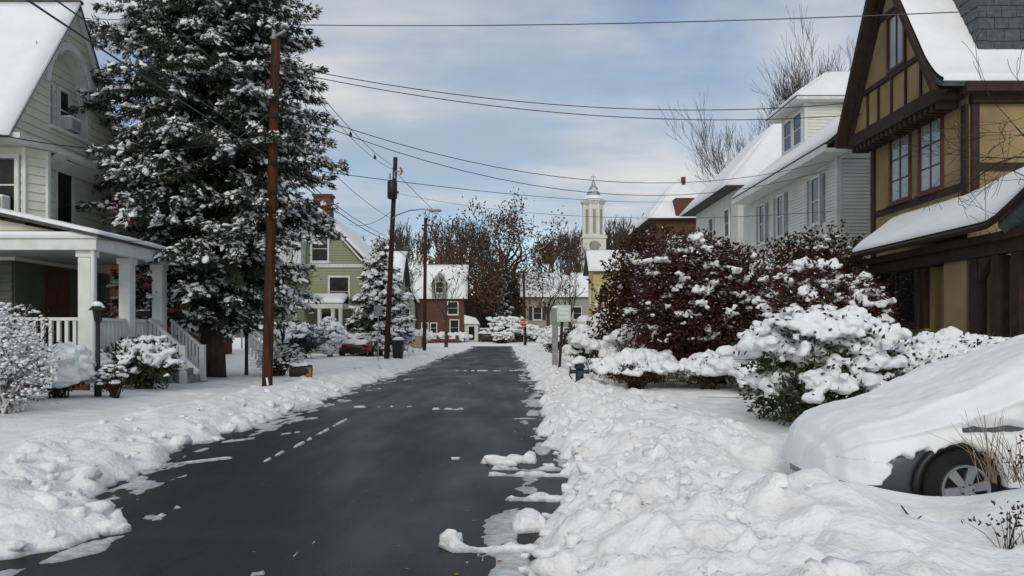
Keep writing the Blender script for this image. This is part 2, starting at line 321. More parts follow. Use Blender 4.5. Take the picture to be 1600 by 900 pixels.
def H(x, y):
    x = np.asarray(x, float); y = np.asarray(y, float)
    rough = .30*(vn(y*.45, 0*y, 1)-.5) + .26*(vn(y*1.4, 0*y, 2)-.5) + .22*(vn(y*4.2, x*1.5, 3)-.5) + .10*(vn(y*11, x*6, 4)-.5)
    rough2 = .30*(vn(y*.45, 0*y, 11)-.5) + .26*(vn(y*1.4, 0*y, 12)-.5) + .22*(vn(y*4.2, x*1.5, 13)-.5) + .10*(vn(y*11, x*6, 14)-.5)
    dl = np.interp(y, *LY) - x + rough; dr = x - np.interp(y, *RY) + rough2
    left = dl > dr; d = np.where(left, dl, dr)
    wob = 1 + .25*(fbm(x*.7, y*.5, 21)-.5)*2
    wx_ = x + .18*(fbm(x*2.5, y*2.5, 71)-.5); wy_ = y + .18*(fbm(x*2.5, y*2.5, 72)-.5)
    w1, v1 = worley(wx_*2.3, wy_*2.3, 5); w2, v2 = worley(wx_*5.1, wy_*5.1, 6); w3, v3 = worley(wx_*12, wy_*12, 8)
    pat = sst(.35, .65, fbm(x*.9, y*.9, 73))
    lump = .11*np.clip(1-w1*1.4, 0, 1)*v1 + (.03+.05*pat)*np.clip(1-w2*1.4, 0, 1)*v2 + (.012+.034*pat)*np.clip(1-w3*1.4, 0, 1)*v3 + .030*(fbm(x*14, y*14, 77, 3)-.45) + .16*(fbm(x*2.4, y*2.4, 9, 5)-.45)
    bw = np.where(left, 2.0, 2.7 + .5*(vn(y*.3, 0*y, 31)-.5)); bw = np.where(left, bw, np.where(y > 16, 1.9, bw))
    bank = sst(0, .28, d)*(1 - sst(bw-.7, bw+.25, d))
    top = np.where(left, .25, .29)
    base = .10*sst(0, .10, d) + (top-.10)*sst(.1, 1.0, d)
    lawn = sst(bw-.2, bw+2.5, d)*np.where(left, .12, .06) + sst(5, 10, d)*.12
    fine = 1 - sst(18, 60, y)*.4
    h = -.035 + base + lawn + bank*lump*fine*wob*np.where(left, 1.0, 1.35) + bank*np.where(left, .04, .07)
    h += sst(bw-.4, bw+.4, d)*(.05*(fbm(x*.6, y*.6, 15)-.45) + .018*(fbm(x*4, y*4, 16)-.45))
    # footprints and slumps in the lawn snow near the banks
    w4, v4 = worley(x*1.6, y*1.6, 41)
    h -= sst(bw-.2, bw+.3, d)*(1-sst(bw+.6, bw+2.2, d))*.08*np.clip(1-w4*3.0, 0, 1)*(v4 > .5)
    # slush thrown just inside the ploughed edge
    sl_ = (fbm(x*4.5, y*1.6, 18, 6)-.53)*.32
    h = np.where(d < 0, np.maximum(h, -.035 + np.clip(.035 + sl_, 0, .05)*sst(-1.0, -.1, d)), h)
    jag = .75 + .5*fbm(x*6, y*6, 22); brk = fbm(x*7, y*7, 24, 3)
    jag2 = .35 + 1.3*fbm(x*9, y*9, 25, 4)
    for s in RIDGE:
        tt = np.clip((x-s[0])/(s[2]-s[0]), 0, 1); q = seg(x, y, s)/(jag*jag2*(.55+.75*tt)); h = np.maximum(h, -.035 + (s[5]+.035)*np.clip(1-q**2, 0, 1)**.6*(.25+1.5*brk))
    for s in STREAK:
        q = seg(x, y, s)/(jag*jag2*1.2); h = np.maximum(h, -.035 + s[5]*np.clip(1-q*q, 0, 1)*np.where(brk > .47, 1.15, .45))
    # the driveway with a car in it, and wheel ruts of grey slush
    drive = sst(1.9, 2.7, x)*sst(5.9, 6.4, y)*(1-sst(8.2, 9.2, y))
    h = h*(1-drive) + drive*(.06 + .05*fbm(x*5, y*5, 33) + .04*lump/.15)
    m = np.exp(-((x-4.35)/.95)**2 - ((y-4.95)/.85)**2); h += .50*m*(y < 9)          # mound before the wheel
    m = np.exp(-((x-2.75)/.55)**2 - ((y-6.25)/.40)**2); h += .17*m
    m = np.exp(-((x-2.2)/.8)**2 - ((y-5.4)/.7)**2); h += .10*m
    # far junction
    cr = sst(83.2, 84.2, y)*(1-sst(90.6, 91.8, y)); h = h*(1-cr) + cr*(-.04 + .05*(fbm(x*.8, y*2, 50)-.35))
    far = sst(91, 92.5, y); h = h*(1-far) + far*(.25 + .12*fbm(x*.6, y*.6, 51) + .5*sst(93, 101, y))
    # cleared patch of path by the nearest pole
    q = np.exp(-((x+6.9)/.9)**2 - ((y-20.6-.25*(x+6.9))/.45)**2); h -= .12*q
    return h
def axis(parts):
    out = []
    for a, b, st in parts: out += list(np.arange(a, b, st))
    return np.array(out + [parts[-1][1]])
ys = [-12.]
while ys[-1] < 2.4: ys.append(ys[-1] + .3)
while ys[-1] < 126: ys.append(ys[-1] + max(.026, .0062*ys[-1]))
ys = np.array(ys)
xs = axis([(-48,-14,1.0), (-14,-8,.22), (-8,-5.2,.07), (-5.2,-2.6,.036), (-2.6,-.5,.05), (-.5,4.6,.034), (4.6,8,.12), (8,14,.4), (14,48,1.2)])
def grid(name, xs, ys, m):
    X, Y = np.meshgrid(xs, ys); Z = H(X, Y); n, k = X.shape
    V = np.stack([X.ravel(), Y.ravel(), Z.ravel()], 1); i = np.arange(n*k).reshape(n, k)
    Fc = np.stack([i[:-1,:-1], i[:-1,1:], i[1:,1:], i[1:,:-1]], -1).reshape(-1, 4)
    keep = (Z.ravel()[Fc] > -.034).any(1)
    return npmesh(name, V, Fc[keep], m, None, True)
tag(grid('snow_cover', xs, ys, M['bank']), 'ploughed and fallen snow covering the verges and lawns', 'snow', None, 'stuff')
def gz(x, y): return float(H(np.array([x]), np.array([y]))[0])

# ------------------------------------------------------------------ shared shapes: blobs, leaves, snow slabs
def ico(sub):
    bm = bmesh.new(); bmesh.ops.create_icosphere(bm, subdivisions=sub, radius=1)
    v = np.array([q.co[:] for q in bm.verts]); f = np.array([[q.index for q in p.verts] for p in bm.faces]); bm.free(); return v, f
ICO = {1: ico(1), 2: ico(2), 3: ico(3)}
def blobs(C, R, sub=2, rough=.22, r=None, flat=.35, dirs=None, boxy=1.0):
    """lumps at C with radii R (n,3); undersides flattened"""
    r = r or rng; v, f = ICO[sub]; C = np.asarray(C, float); R = np.asarray(R, float); n = len(C)
    if n == 0: return np.zeros((0,3)), np.zeros((0,3), int)
    if boxy != 1: v = np.sign(v)*np.abs(v)**boxy
    V = np.repeat(v[None], n, 0)
    k1 = r.normal(size=(n,3,3))*1.9; ph = r.uniform(0, 6.28, (n,3))
    s = np.sin(np.einsum('nvi,nji->nvj', V, k1) + ph[:,None,:]).mean(2)
    k2 = r.normal(size=(n,3,3))*4.5; s2 = np.sin(np.einsum('nvi,nji->nvj', V, k2) + ph[:,None,::-1]).mean(2)
    V = V*(1 + rough*1.3*s + rough*.6*s2)[...,None]
    V[...,2] = np.where(V[...,2] < 0, V[...,2]*flat, V[...,2])
    a = r.uniform(0, 6.28, n); c, q = np.cos(a)[:,None], np.sin(a)[:,None]
    V = V*R[:,None,:]
    if dirs is None: V = np.stack([V[...,0]*c-V[...,1]*q, V[...,0]*q+V[...,1]*c, V[...,2]], -1) + C[:,None,:]
    else:                                             # long axis along dirs
        d = np.asarray(dirs, float); d = d/np.linalg.norm(d, axis=1, keepdims=True); sd = np.cross(np.array([0,0,1.]), d); sd /= np.linalg.norm(sd, axis=1, keepdims=True)+1e-9; u = np.cross(d, sd)
        V = V[...,0:1]*d[:,None,:] + V[...,1:2]*sd[:,None,:] + V[...,2:3]*u[:,None,:] + C[:,None,:]
    Fc = f[None] + (np.arange(n)*len(v))[:,None,None]
    return V.reshape(-1,3), Fc.reshape(-1,3)
def clumps(C, R, k, r, sub=2, rough=.25, flat=.55):
    """each lump broken into k smaller overlapping ones, as snow caught on leaves"""
    C = np.asarray(C, float); R = np.asarray(R, float); n = len(C)
    off = r.normal(size=(n,k,3))*.5; off[...,2] *= .7
    cc = (C[:,None,:] + off*R[:,None,:]).reshape(-1,3); s = r.uniform(.30,.72,(n,k,1)); rr = (R[:,None,:]*s).reshape(-1,3)
    rr[:,2] = np.maximum(rr[:,2], rr[:,:2].mean(1)*.85)
    return blobs(cc, rr, sub, rough, r, flat)
def leaves(C, D, Nn, Lh, Wd):
    """diamond leaves: base at C, pointing along D"""
    C, D, Nn = np.asarray(C), np.asarray(D), np.asarray(Nn)
    D = D/np.linalg.norm(D, axis=1, keepdims=True); T = np.cross(D, Nn); T /= np.linalg.norm(T, axis=1, keepdims=True)+1e-9
    Lh = np.broadcast_to(Lh, len(C))[:,None]; Wd = np.broadcast_to(Wd, len(C))[:,None]
    Nv = np.cross(T, D)
    V = np.stack([C, C + D*Lh*.5 + T*Wd*.5 - Nv*Wd*.12, C + D*Lh, C + D*Lh*.5 - T*Wd*.5 - Nv*Wd*.12], 1).reshape(-1,3)
    Fc = np.arange(len(C)*4).reshape(-1,4); return V, Fc
def unit(n, r=None):
    v = (r or rng).normal(size=(n,3)); return v/np.linalg.norm(v, axis=1, keepdims=True)
def snow_slab(name, a, b, c, d, t, parent, nu=14, nv=10, m=None, lump=.25, seed=1):
    """layer of snow on a roof quad a b c d (a-b the eave); rounded edges, uneven top"""
    a, b, c, d = (np.array(q, float) for q in (a, b, c, d))
    u = np.linspace(0,1,nu+1); v = np.linspace(0,1,nv+1); U, Vv = np.meshgrid(u, v)
    B = a*((1-U)*(1-Vv))[...,None] + b*(U*(1-Vv))[...,None] + c*(U*Vv)[...,None] + d*((1-U)*Vv)[...,None]
    n = np.cross(b-a, d-a); n /= np.linalg.norm(n)
    if n[2] < 0: n = -n
    eu = np.minimum(U, 1-U)*np.linalg.norm(b-a); ev = np.minimum(Vv, 1-Vv)*np.linalg.norm(d-a)
    e = np.clip(np.minimum(eu, ev)/(t*1.5), 0, 1); e = np.sqrt(1-(1-e)**2)
    T = t*(.55+.45*e)*(1 + lump*(fbm(B[...,0]*1.1+B[...,2], B[...,1]*1.1, seed)-.45)*2)
    up = n*.6 + np.array([0,0,.4]); up /= np.linalg.norm(up)
    top = B + up*T[...,None]; inset = 1
    i = np.arange((nu+1)*(nv+1)).reshape(nv+1, nu+1); off = i.size
    q = [np.stack([i[:-1,:-1], i[:-1,1:], i[1:,1:], i[1:,:-1]], -1).reshape(-1,4)]
    ring = list(i[0,:]) + list(i[1:,-1]) + list(i[-1,-2::-1]) + list(i[-2:0:-1,0])
    k = len(ring); base = (B.reshape(-1,3)[ring] + n*.006)
    q.append(np.array([[ring[j], off+j, off+(j+1)%k, ring[(j+1)%k]] for j in range(k)]))
    return npmesh(name, np.vstack([top.reshape(-1,3), base]), np.vstack(q), m or M['snow'], parent, True)
def roof_quad(mb, a, b, c, d, t=.10):
    a, b, c, d = map(Vector, (a,b,c,d)); n = (b-a).cross(d-a).normalized()
    if n.z < 0: n = -n
    return mb.hexa([a-n*t, b-n*t, c-n*t, d-n*t, a, b, c, d])
UP = Vector((0,0,1))
def window(parent, O, U, n, w, h, trim=.09, tm='white', mull=0, rail=True, sill=True, glass='darkglass', sashm=None, transoms=(), depth=.05, snow=False):
    """casing mesh = the part; panes, sash bars, sill below it"""
    O, U, n = Vector(O), Vector(U), Vector(n); fr = MB()
    fr.fb(O,U,n,-trim,0,-trim,h+trim,.0,depth).fb(O,U,n,w,w+trim,-trim,h+trim,.0,depth).fb(O,U,n,0,w,h,h+trim,.0,depth).fb(O,U,n,0,w,-trim,0,.0,depth)
    f = fr.build('window', M[tm], parent); sm = M[sashm or tm]; s = .035
    cols = mull+1; us = [w*i/cols for i in range(cols+1)]
    zs = [0] + ([h*.5] if rail else []) + [h*t for t in transoms] + [h]; zs.sort()
    for i in range(cols):
        for j in range(len(zs)-1):
            MB().fb(O,U,n,us[i]+s/2,us[i+1]-s/2,zs[j]+s/2,zs[j+1]-s/2,.006,.014).build('pane', M[glass], f)
    for i in range(1, cols): MB().fb(O,U,n,us[i]-s*.7,us[i]+s*.7,0,h,.004,.034).build('mullion', sm, f)
    for z in zs[1:-1]: MB().fb(O,U,n,0,w,z-s/2,z+s/2,.004,.028).build('sash_rail', sm, f)
    if sill:
        MB().fb(O,U,n,-trim-.03,w+trim+.03,-trim-.06,-trim-.002,.0,depth+.06).build('sill', M[tm], f)
        if snow: MB().fb(O,U,n,-trim,w+trim,-trim-.001,-trim+.05,depth+.002,depth+.055).build('sill_snow', M['snow'], f)
    return f
def boards(parent, O, U, n, rows, bh, m, lap=.032, name='siding_board', join=None):
    """lapped boards; rows: (z0, u0, u1). join: MB that collects them instead of one object each"""
    O, U, n = Vector(O), Vector(U), Vector(n)
    for row in rows:
        z, u0, u1 = row[:3]; h = row[3] if len(row) > 3 else bh
        v0, v1 = (row[4], row[5]) if len(row) > 5 else (u0, u1)
        if u1-u0 < .04: continue
        p = [O+U*u0+UP*z, O+U*u1+UP*z, O+U*u1+UP*z+n*lap, O+U*u0+UP*z+n*lap,
             O+U*v0+UP*(z+h-.004), O+U*v1+UP*(z+h-.004), O+U*v1+UP*(z+h-.004)+n*.004, O+U*v0+UP*(z+h-.004)+n*.004]
        if join is not None: join.hexa(p)
        else: MB().hexa(p).build(name, m, parent)
def cutrows(z0, z1, bh, left, right, holes):
    """strips between left(z) and right(z) with rectangular holes (u0,u1,z0,z1) cut away"""
    out = []; z = z0
    while z < z1 - .02:
        h = min(bh, z1-z); zm = z+h/2
        segs = [(left(zm), right(zm), left(z), right(z), left(z+h), right(z+h))]
        cur = [(max(left(z), left(z+h)) if False else left(zm), right(zm))]
        for (a, b, c, d) in holes:
            if zm < c or zm > d: continue
            nx = []
            for (p, q) in cur:
                if b <= p or a >= q: nx.append((p, q)); continue
                if a > p: nx.append((p, a))
                if b < q: nx.append((b, q))
            cur = nx
        for (p, q) in cur:
            if q-p < .05: continue
            l0 = left(z) if abs(p-left(zm)) < 1e-6 else p; l1 = left(z+h) if abs(p-left(zm)) < 1e-6 else p
            r0 = right(z) if abs(q-right(zm)) < 1e-6 else q; r1 = right(z+h) if abs(q-right(zm)) < 1e-6 else q
            if r1 < l1: l1 = r1 = (l1+r1)/2
            if r0 > l0: out.append((z, l0, r0, h, l1, r1))
        z += bh
    return out

# ------------------------------------------------------------------ cream house with porch, near left
def cream_house():
    h = thing('house', 'cream clapboard house with steep snowy roof, arched gable recess and white porch', 'house', (-12,17,.3))
    X, E = (1,0,0), (0,1,0)
    # core walls behind the boards
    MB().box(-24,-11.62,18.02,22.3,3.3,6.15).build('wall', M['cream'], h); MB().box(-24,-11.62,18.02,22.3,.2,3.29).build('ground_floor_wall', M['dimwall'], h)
    g0, g1, ga, ze, zr = 17.3, 22.7, 20.0, 6.1, 10.0
    rec = (18.86, 20.62)                                   # recess in the gable
    lf = lambda z: g0+.12 + (z-ze)*(ga-g0-.12)/(zr-.15-ze); rt = lambda z: g1-.12 - (z-ze)*(g1-.12-ga)/(zr-.15-ze)
    MB().prism([(-11.75,g0+.2,ze),(-11.75,g1-.2,ze),(-11.75,ga,zr-.25)], (-12,0,0)).build('gable_wall', M['cream'], h)
    # boards of the gable, leaving out the arched recess
    ac, ar, asz = (rec[0]+rec[1])/2, (rec[1]-rec[0])/2, 7.75
    holes = [(rec[0], rec[1], 6.72, asz)]
    z = asz
    while z < asz+ar*1.15:
        w = ar*math.sqrt(max(0, 1-((z+.1-asz)/(ar*1.15))**2)); holes.append((ac-w, ac+w, z, z+.21)); z += .21
    z0 = ze
    boards(h, (-11.32,0,0), E, X, cutrows(ze, zr-.2, .2085, lf, rt, holes), .21, M['cream'])
    # recess: back boards, arch soffit
    boards(h, (-11.62,0,0), E, X, cutrows(6.72, asz+ar*1.15, .21, lambda z: rec[0]-.05, lambda z: rec[1]+.05, []), .21, M['cream'])
    arc = []
    for k in range(19):
        a = math.pi*k/18; arc.append((ac-ar*math.cos(a), asz+ar*1.15*math.sin(a)))
    prof = [(rec[0],6.72)] + arc + [(rec[1],6.72)]
    mb = MB()
    for (p, q) in zip(prof[:-1], prof[1:]):
        dd = Vector((0,q[0]-p[0],q[1]-p[1])); nn = Vector((0,-dd.z,dd.y)).normalized()*.045
        mb.hexa([(-11.62,*p),(-11.285,*p),(-11.285,*q),(-11.62,*q)] + [tuple(Vector(t)+nn) for t in ((-11.62,*p),(-11.285,*p),(-11.285,*q),(-11.62,*q))])
    mb.build('arch_soffit', M['offwhite'], h)
    mb = MB()
    for (p, q) in zip(prof[1:-2], prof[2:-1]):
        f = lambda t, k: (ac+(t[0]-ac)*k, asz+(t[1]-asz)*k)
        mb.hexa([(-11.30,*f(p,1.05)),(-11.24,*f(p,1.05)),(-11.24,*f(q,1.05)),(-11.30,*f(q,1.05)),(-11.30,*f(p,1.24)),(-11.24,*f(p,1.24)),(-11.24,*f(q,1.24)),(-11.30,*f(q,1.24))])
    mb.build('arch_trim', M['white'], h)
    MB().box(-11.62,-11.2,rec[0]-.05,rec[1]+.05,6.63,6.715).build('recess_sill', M['offwhite'], h)
    window(h, (-11.595,18.98,6.86), E, X, .40, .98, tm='offwhite', depth=.06)
    window(h, (-11.595,19.72,6.86), E, X, .42, .98, tm='offwhite', depth=.06)
    # rake boards and roof
    mb = MB(); mb.bar((-11.28,g0-.1,ze+.02),(-11.28,ga,zr+.04),.12,.15,(1,0,0)); mb.build('rake_board', M['offwhite'], h)
    MB().bar((-11.28,g1+.1,ze+.02),(-11.28,ga,zr+.04),.12,.15,(1,0,0)).build('rake_board', M['offwhite'], h)
    r = roof_quad(MB(), (-11.18,g0-.22,ze-.12),(-26,g0-.22,ze-.12),(-26,ga,zr+.16),(-11.18,ga,zr+.16), .045).build('roof', M['shingle'], h)
    r2 = roof_quad(MB(), (-11.18,g1+.22,ze-.12),(-26,g1+.22,ze-.12),(-26,ga,zr+.163),(-11.18,ga,zr+.163), .045).build('roof', M['shingle'], h)
    snow_slab('roof_snow', (-26,g0-.2,ze-.1),(-11.15,g0-.2,ze-.1),(-11.15,ga-.03,zr+.13),(-26,ga-.03,zr+.13), .13, r, 30, 14, lump=.15)
    snow_slab('roof_snow', (-26,g1+.2,ze-.1),(-11.22,g1+.2,ze-.1),(-11.22,ga+.03,zr+.13),(-26,ga+.03,zr+.13), .13, r2, 20, 10, lump=.15)
    MB().bar((-26,ga,zr+.2),(-11.15,ga,zr+.2),.16,.08).build('ridge_cap', M['shingle'], r)
    # gable foot: flat soffit and flared moulding
    MB().box(-12.6,-10.98,g0-.1,g1+.1,5.972,6.095).build('gable_soffit', M['offwhite'], h)
    MB().prism([(-11.0,g0+1.4,5.97),(-11.0,g1,5.97),(-11.5,g1,5.72),(-11.5,g0+1.4,5.72)], (-.06,0,.0)).build('gable_moulding', M['offwhite'], h)
    # upper storey: side wall towards the camera, chamfer, street wall
    boards(h, (0,17.99,0), (1,0,0), (0,-1,0), cutrows(3.9,5.95,.205,lambda z:-24,lambda z:-11.37,[(-12.75,-11.45,4.32,5.80)]), .205, M['cream'])
    c = Vector((-11.37,17.99,0)); e = Vector((-11.1,18.42,0)); u = (e-c).normalized(); nn = Vector((u.y,-u.x,0))
    boards(h, c, u, nn, cutrows(3.9,5.95,.205,lambda z:0,lambda z:(e-c).length,[]), .205, M['cream'])
    MB().prism([(-11.9,18.01,3.7),(-11.39,18.01,3.7),(-11.12,18.43,3.7),(-11.12,18.6,3.7),(-11.9,18.6,3.7)], (0,0,2.27)).build('corner_core', M['cream'], h)
    boards(h, (-11.6,0,0), E, X, cutrows(3.9,5.95,.205,lambda z:18.62,lambda z:22.3,[(19.52,20.42,4.2,5.85)]), .205, M['cream'])
    for q in (c, e): MB().box(q.x-.04,q.x+.05,q.y-.05,q.y+.04,3.9,5.95).build('corner_board', M['offwhite'], h)
    window(h, (-12.62,17.985,4.44), (1,0,0), (0,-1,0), 1.05, 1.24, tm='offwhite', depth=.07, trim=.1)
    window(h, (-11.61,19.62,4.35), E, X, .7, 1.42, tm='offwhite', depth=.06, rail=False)
    # porch
    p = MB().box(-24,-9.05,16.62,20.6,1.0,1.14).build('porch', M['grey'], h)        # deck is the part, the rest hangs under it
    MB().box(-23.9,-9.2,16.75,20.5,.1,.998).build('porch_base', M['brick'], p)
    mb = MB(); mb.box(-24,-8.85,16.42,16.60,3.38,3.62).box(-9.03,-8.85,16.602,20.3,3.38,3.62); mb.build('fascia', M['white'], p)
    MB().box(-24,-8.80,16.36,16.62,3.622,3.69).build('cornice', M['white'], p)
    MB().box(-9.03,-8.78,16.622,20.35,3.622,3.69).build('cornice', M['white'], p)
    MB().box(-24,-9.04,16.61,20.3,3.385,3.42).build('porch_ceiling', M['grey'], p)
    boards(p, (0,16.66,0), (1,0,0), (0,-1,0), [(3.70,-24,-9.3,.12,-24,-9.9),(3.82,-24,-9.9,.12,-24,-10.5),(3.94,-24,-10.5,.12,-24,-11.1),(4.06,-24,-11.1,.12,-24,-11.7)], .12, M['cream'], name='pediment_board')
    rf = roof_quad(MB(), (-8.75,16.32,3.70),(-8.75,20.35,3.70),(-11.6,20.35,4.32),(-11.6,16.32,4.32), .07).build('porch_roof', M['shingle'], p)
    snow_slab('roof_snow', (-8.78,16.36,3.70),(-8.78,20.32,3.70),(-11.6,20.32,4.32),(-11.6,16.36,4.32), .11, p, 16, 12)
    roof_quad(MB(), (-11.6,16.33,4.32),(-11.6,18.0,4.32),(-24,18.0,5.4),(-24,16.33,5.4), .07).build('porch_roof', M['shingle'], p)
    MB().box(-24,-9.1,16.38,16.64,3.692,3.76).build('ledge_snow', M['snow'], p)
    for (x, y) in ((-9.2,16.72),(-9.2,18.45),(-9.2,20.15),(-13.6,16.72)):
        q = MB().box(x-.135,x+.135,y-.13,y+.13,1.142,3.38); q.box(x-.17,x+.17,y-.165,y+.165,3.24,3.379); q.build('post', M['white'], p)
    MB().tube([(-8.97,16.48,3.6),(-8.97,16.52,3.3),(-8.97,16.5,.35)], .045, 8).build('downspout', M['white'], p)
    for (a, b) in (((-13.4,16.72),(-9.38,16.72)), ((-9.2,16.9),(-9.2,18.28)), ((-9.2,18.62),(-9.2,20.1))):
        A, B = Vector((*a,0)), Vector((*b,0)); n = int((B-A).length/.17)
        MB().bar(A+UP*1.90,B+UP*1.90,.10,.07).build('handrail', M['white'], p); MB().bar(A+UP*1.27,B+UP*1.27,.08,.06).build('bottom_rail', M['white'], p)
        for k in range(n):
            q = A+(B-A)*((k+.5)/n); MB().box(q.x-.035,q.x+.035,q.y-.035,q.y+.035,1.302,1.863).build('baluster', M['white'], p)
    # ground floor behind the porch
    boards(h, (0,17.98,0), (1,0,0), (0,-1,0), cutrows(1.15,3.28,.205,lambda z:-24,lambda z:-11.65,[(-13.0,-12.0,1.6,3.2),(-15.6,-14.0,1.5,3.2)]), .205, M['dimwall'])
    window(h, (-12.95,17.995,1.7), (1,0,0), (0,-1,0), .85, 1.4, tm='white', depth=.06)
    window(h, (-15.5,17.995,1.6), (1,0,0), (0,-1,0), 1.4, 1.5, tm='white', depth=.06, mull=1)
    d = MB().fb((-11.6,19.2,1.14),E,X,0,.95,0,2.05,0,.05).build('door', M['sash'], h); MB().lathe((-11.53,19.3,2.1),[(.0,-.03),(.03,-.02),(.03,.02),(.0,.03)],8).build('handle', M['black'], d)
    # steps down to the walk, with white railings
    st = MB()
    for k in range(5): st.box(-9.04+.19*k,-9.04+.19*(k+1)-.002,20.65-1.25,20.55,.1,1.0-.17*k)
    st.build('steps', M['grey'], p)
    for y in (19.38,20.6):
        A, B = Vector((-9.1,y,1.95)), Vector((-8.25,y,1.2))
        MB().bar(A,B,.10,.07).build('handrail', M['white'], p); MB().bar(A-UP*.62,B-UP*.62,.08,.05).build('bottom_rail', M['white'], p)
        for k in range(9):
            q = A+(B-A)*((k+.5)/9); MB().box(q.x-.03,q.x+.03,y-.03,y+.03,q.z-.60,q.z-.03).build('baluster', M['white'], p)
        MB().box(B.x-.07,B.x+.07,y-.07,y+.07,.2,1.28).build('newel_post', M['white'], p)
    return h
cream_house()
def air_conditioner(O, U, n, label):
    o = thing('window_air_conditioner', label, 'air conditioner', O); O, U, n = Vector(O), Vector(U), Vector(n)
    MB().fb(O,U,n,0,.46,0,.32,.0,.28).build('casing', M['plastic'], o)
    for k in range(6): MB().fb(O,U,n,.04,.42,.04+.042*k,.062+.042*k,.281,.292).build('louvre', M['grey'], o)
    MB().fb(O,U,n,0,.46,.321,.36,.02,.27).build('snow_cap', M['snow'], o)
air_conditioner((-11.535,19.70,6.82), (0,1,0), (1,0,0), 'small white air conditioner in the arched gable window of the cream house')
air_conditioner((-12.12,17.92,4.42), (1,0,0), (0,-1,0), 'white air conditioner in the upper side window above the porch roof')

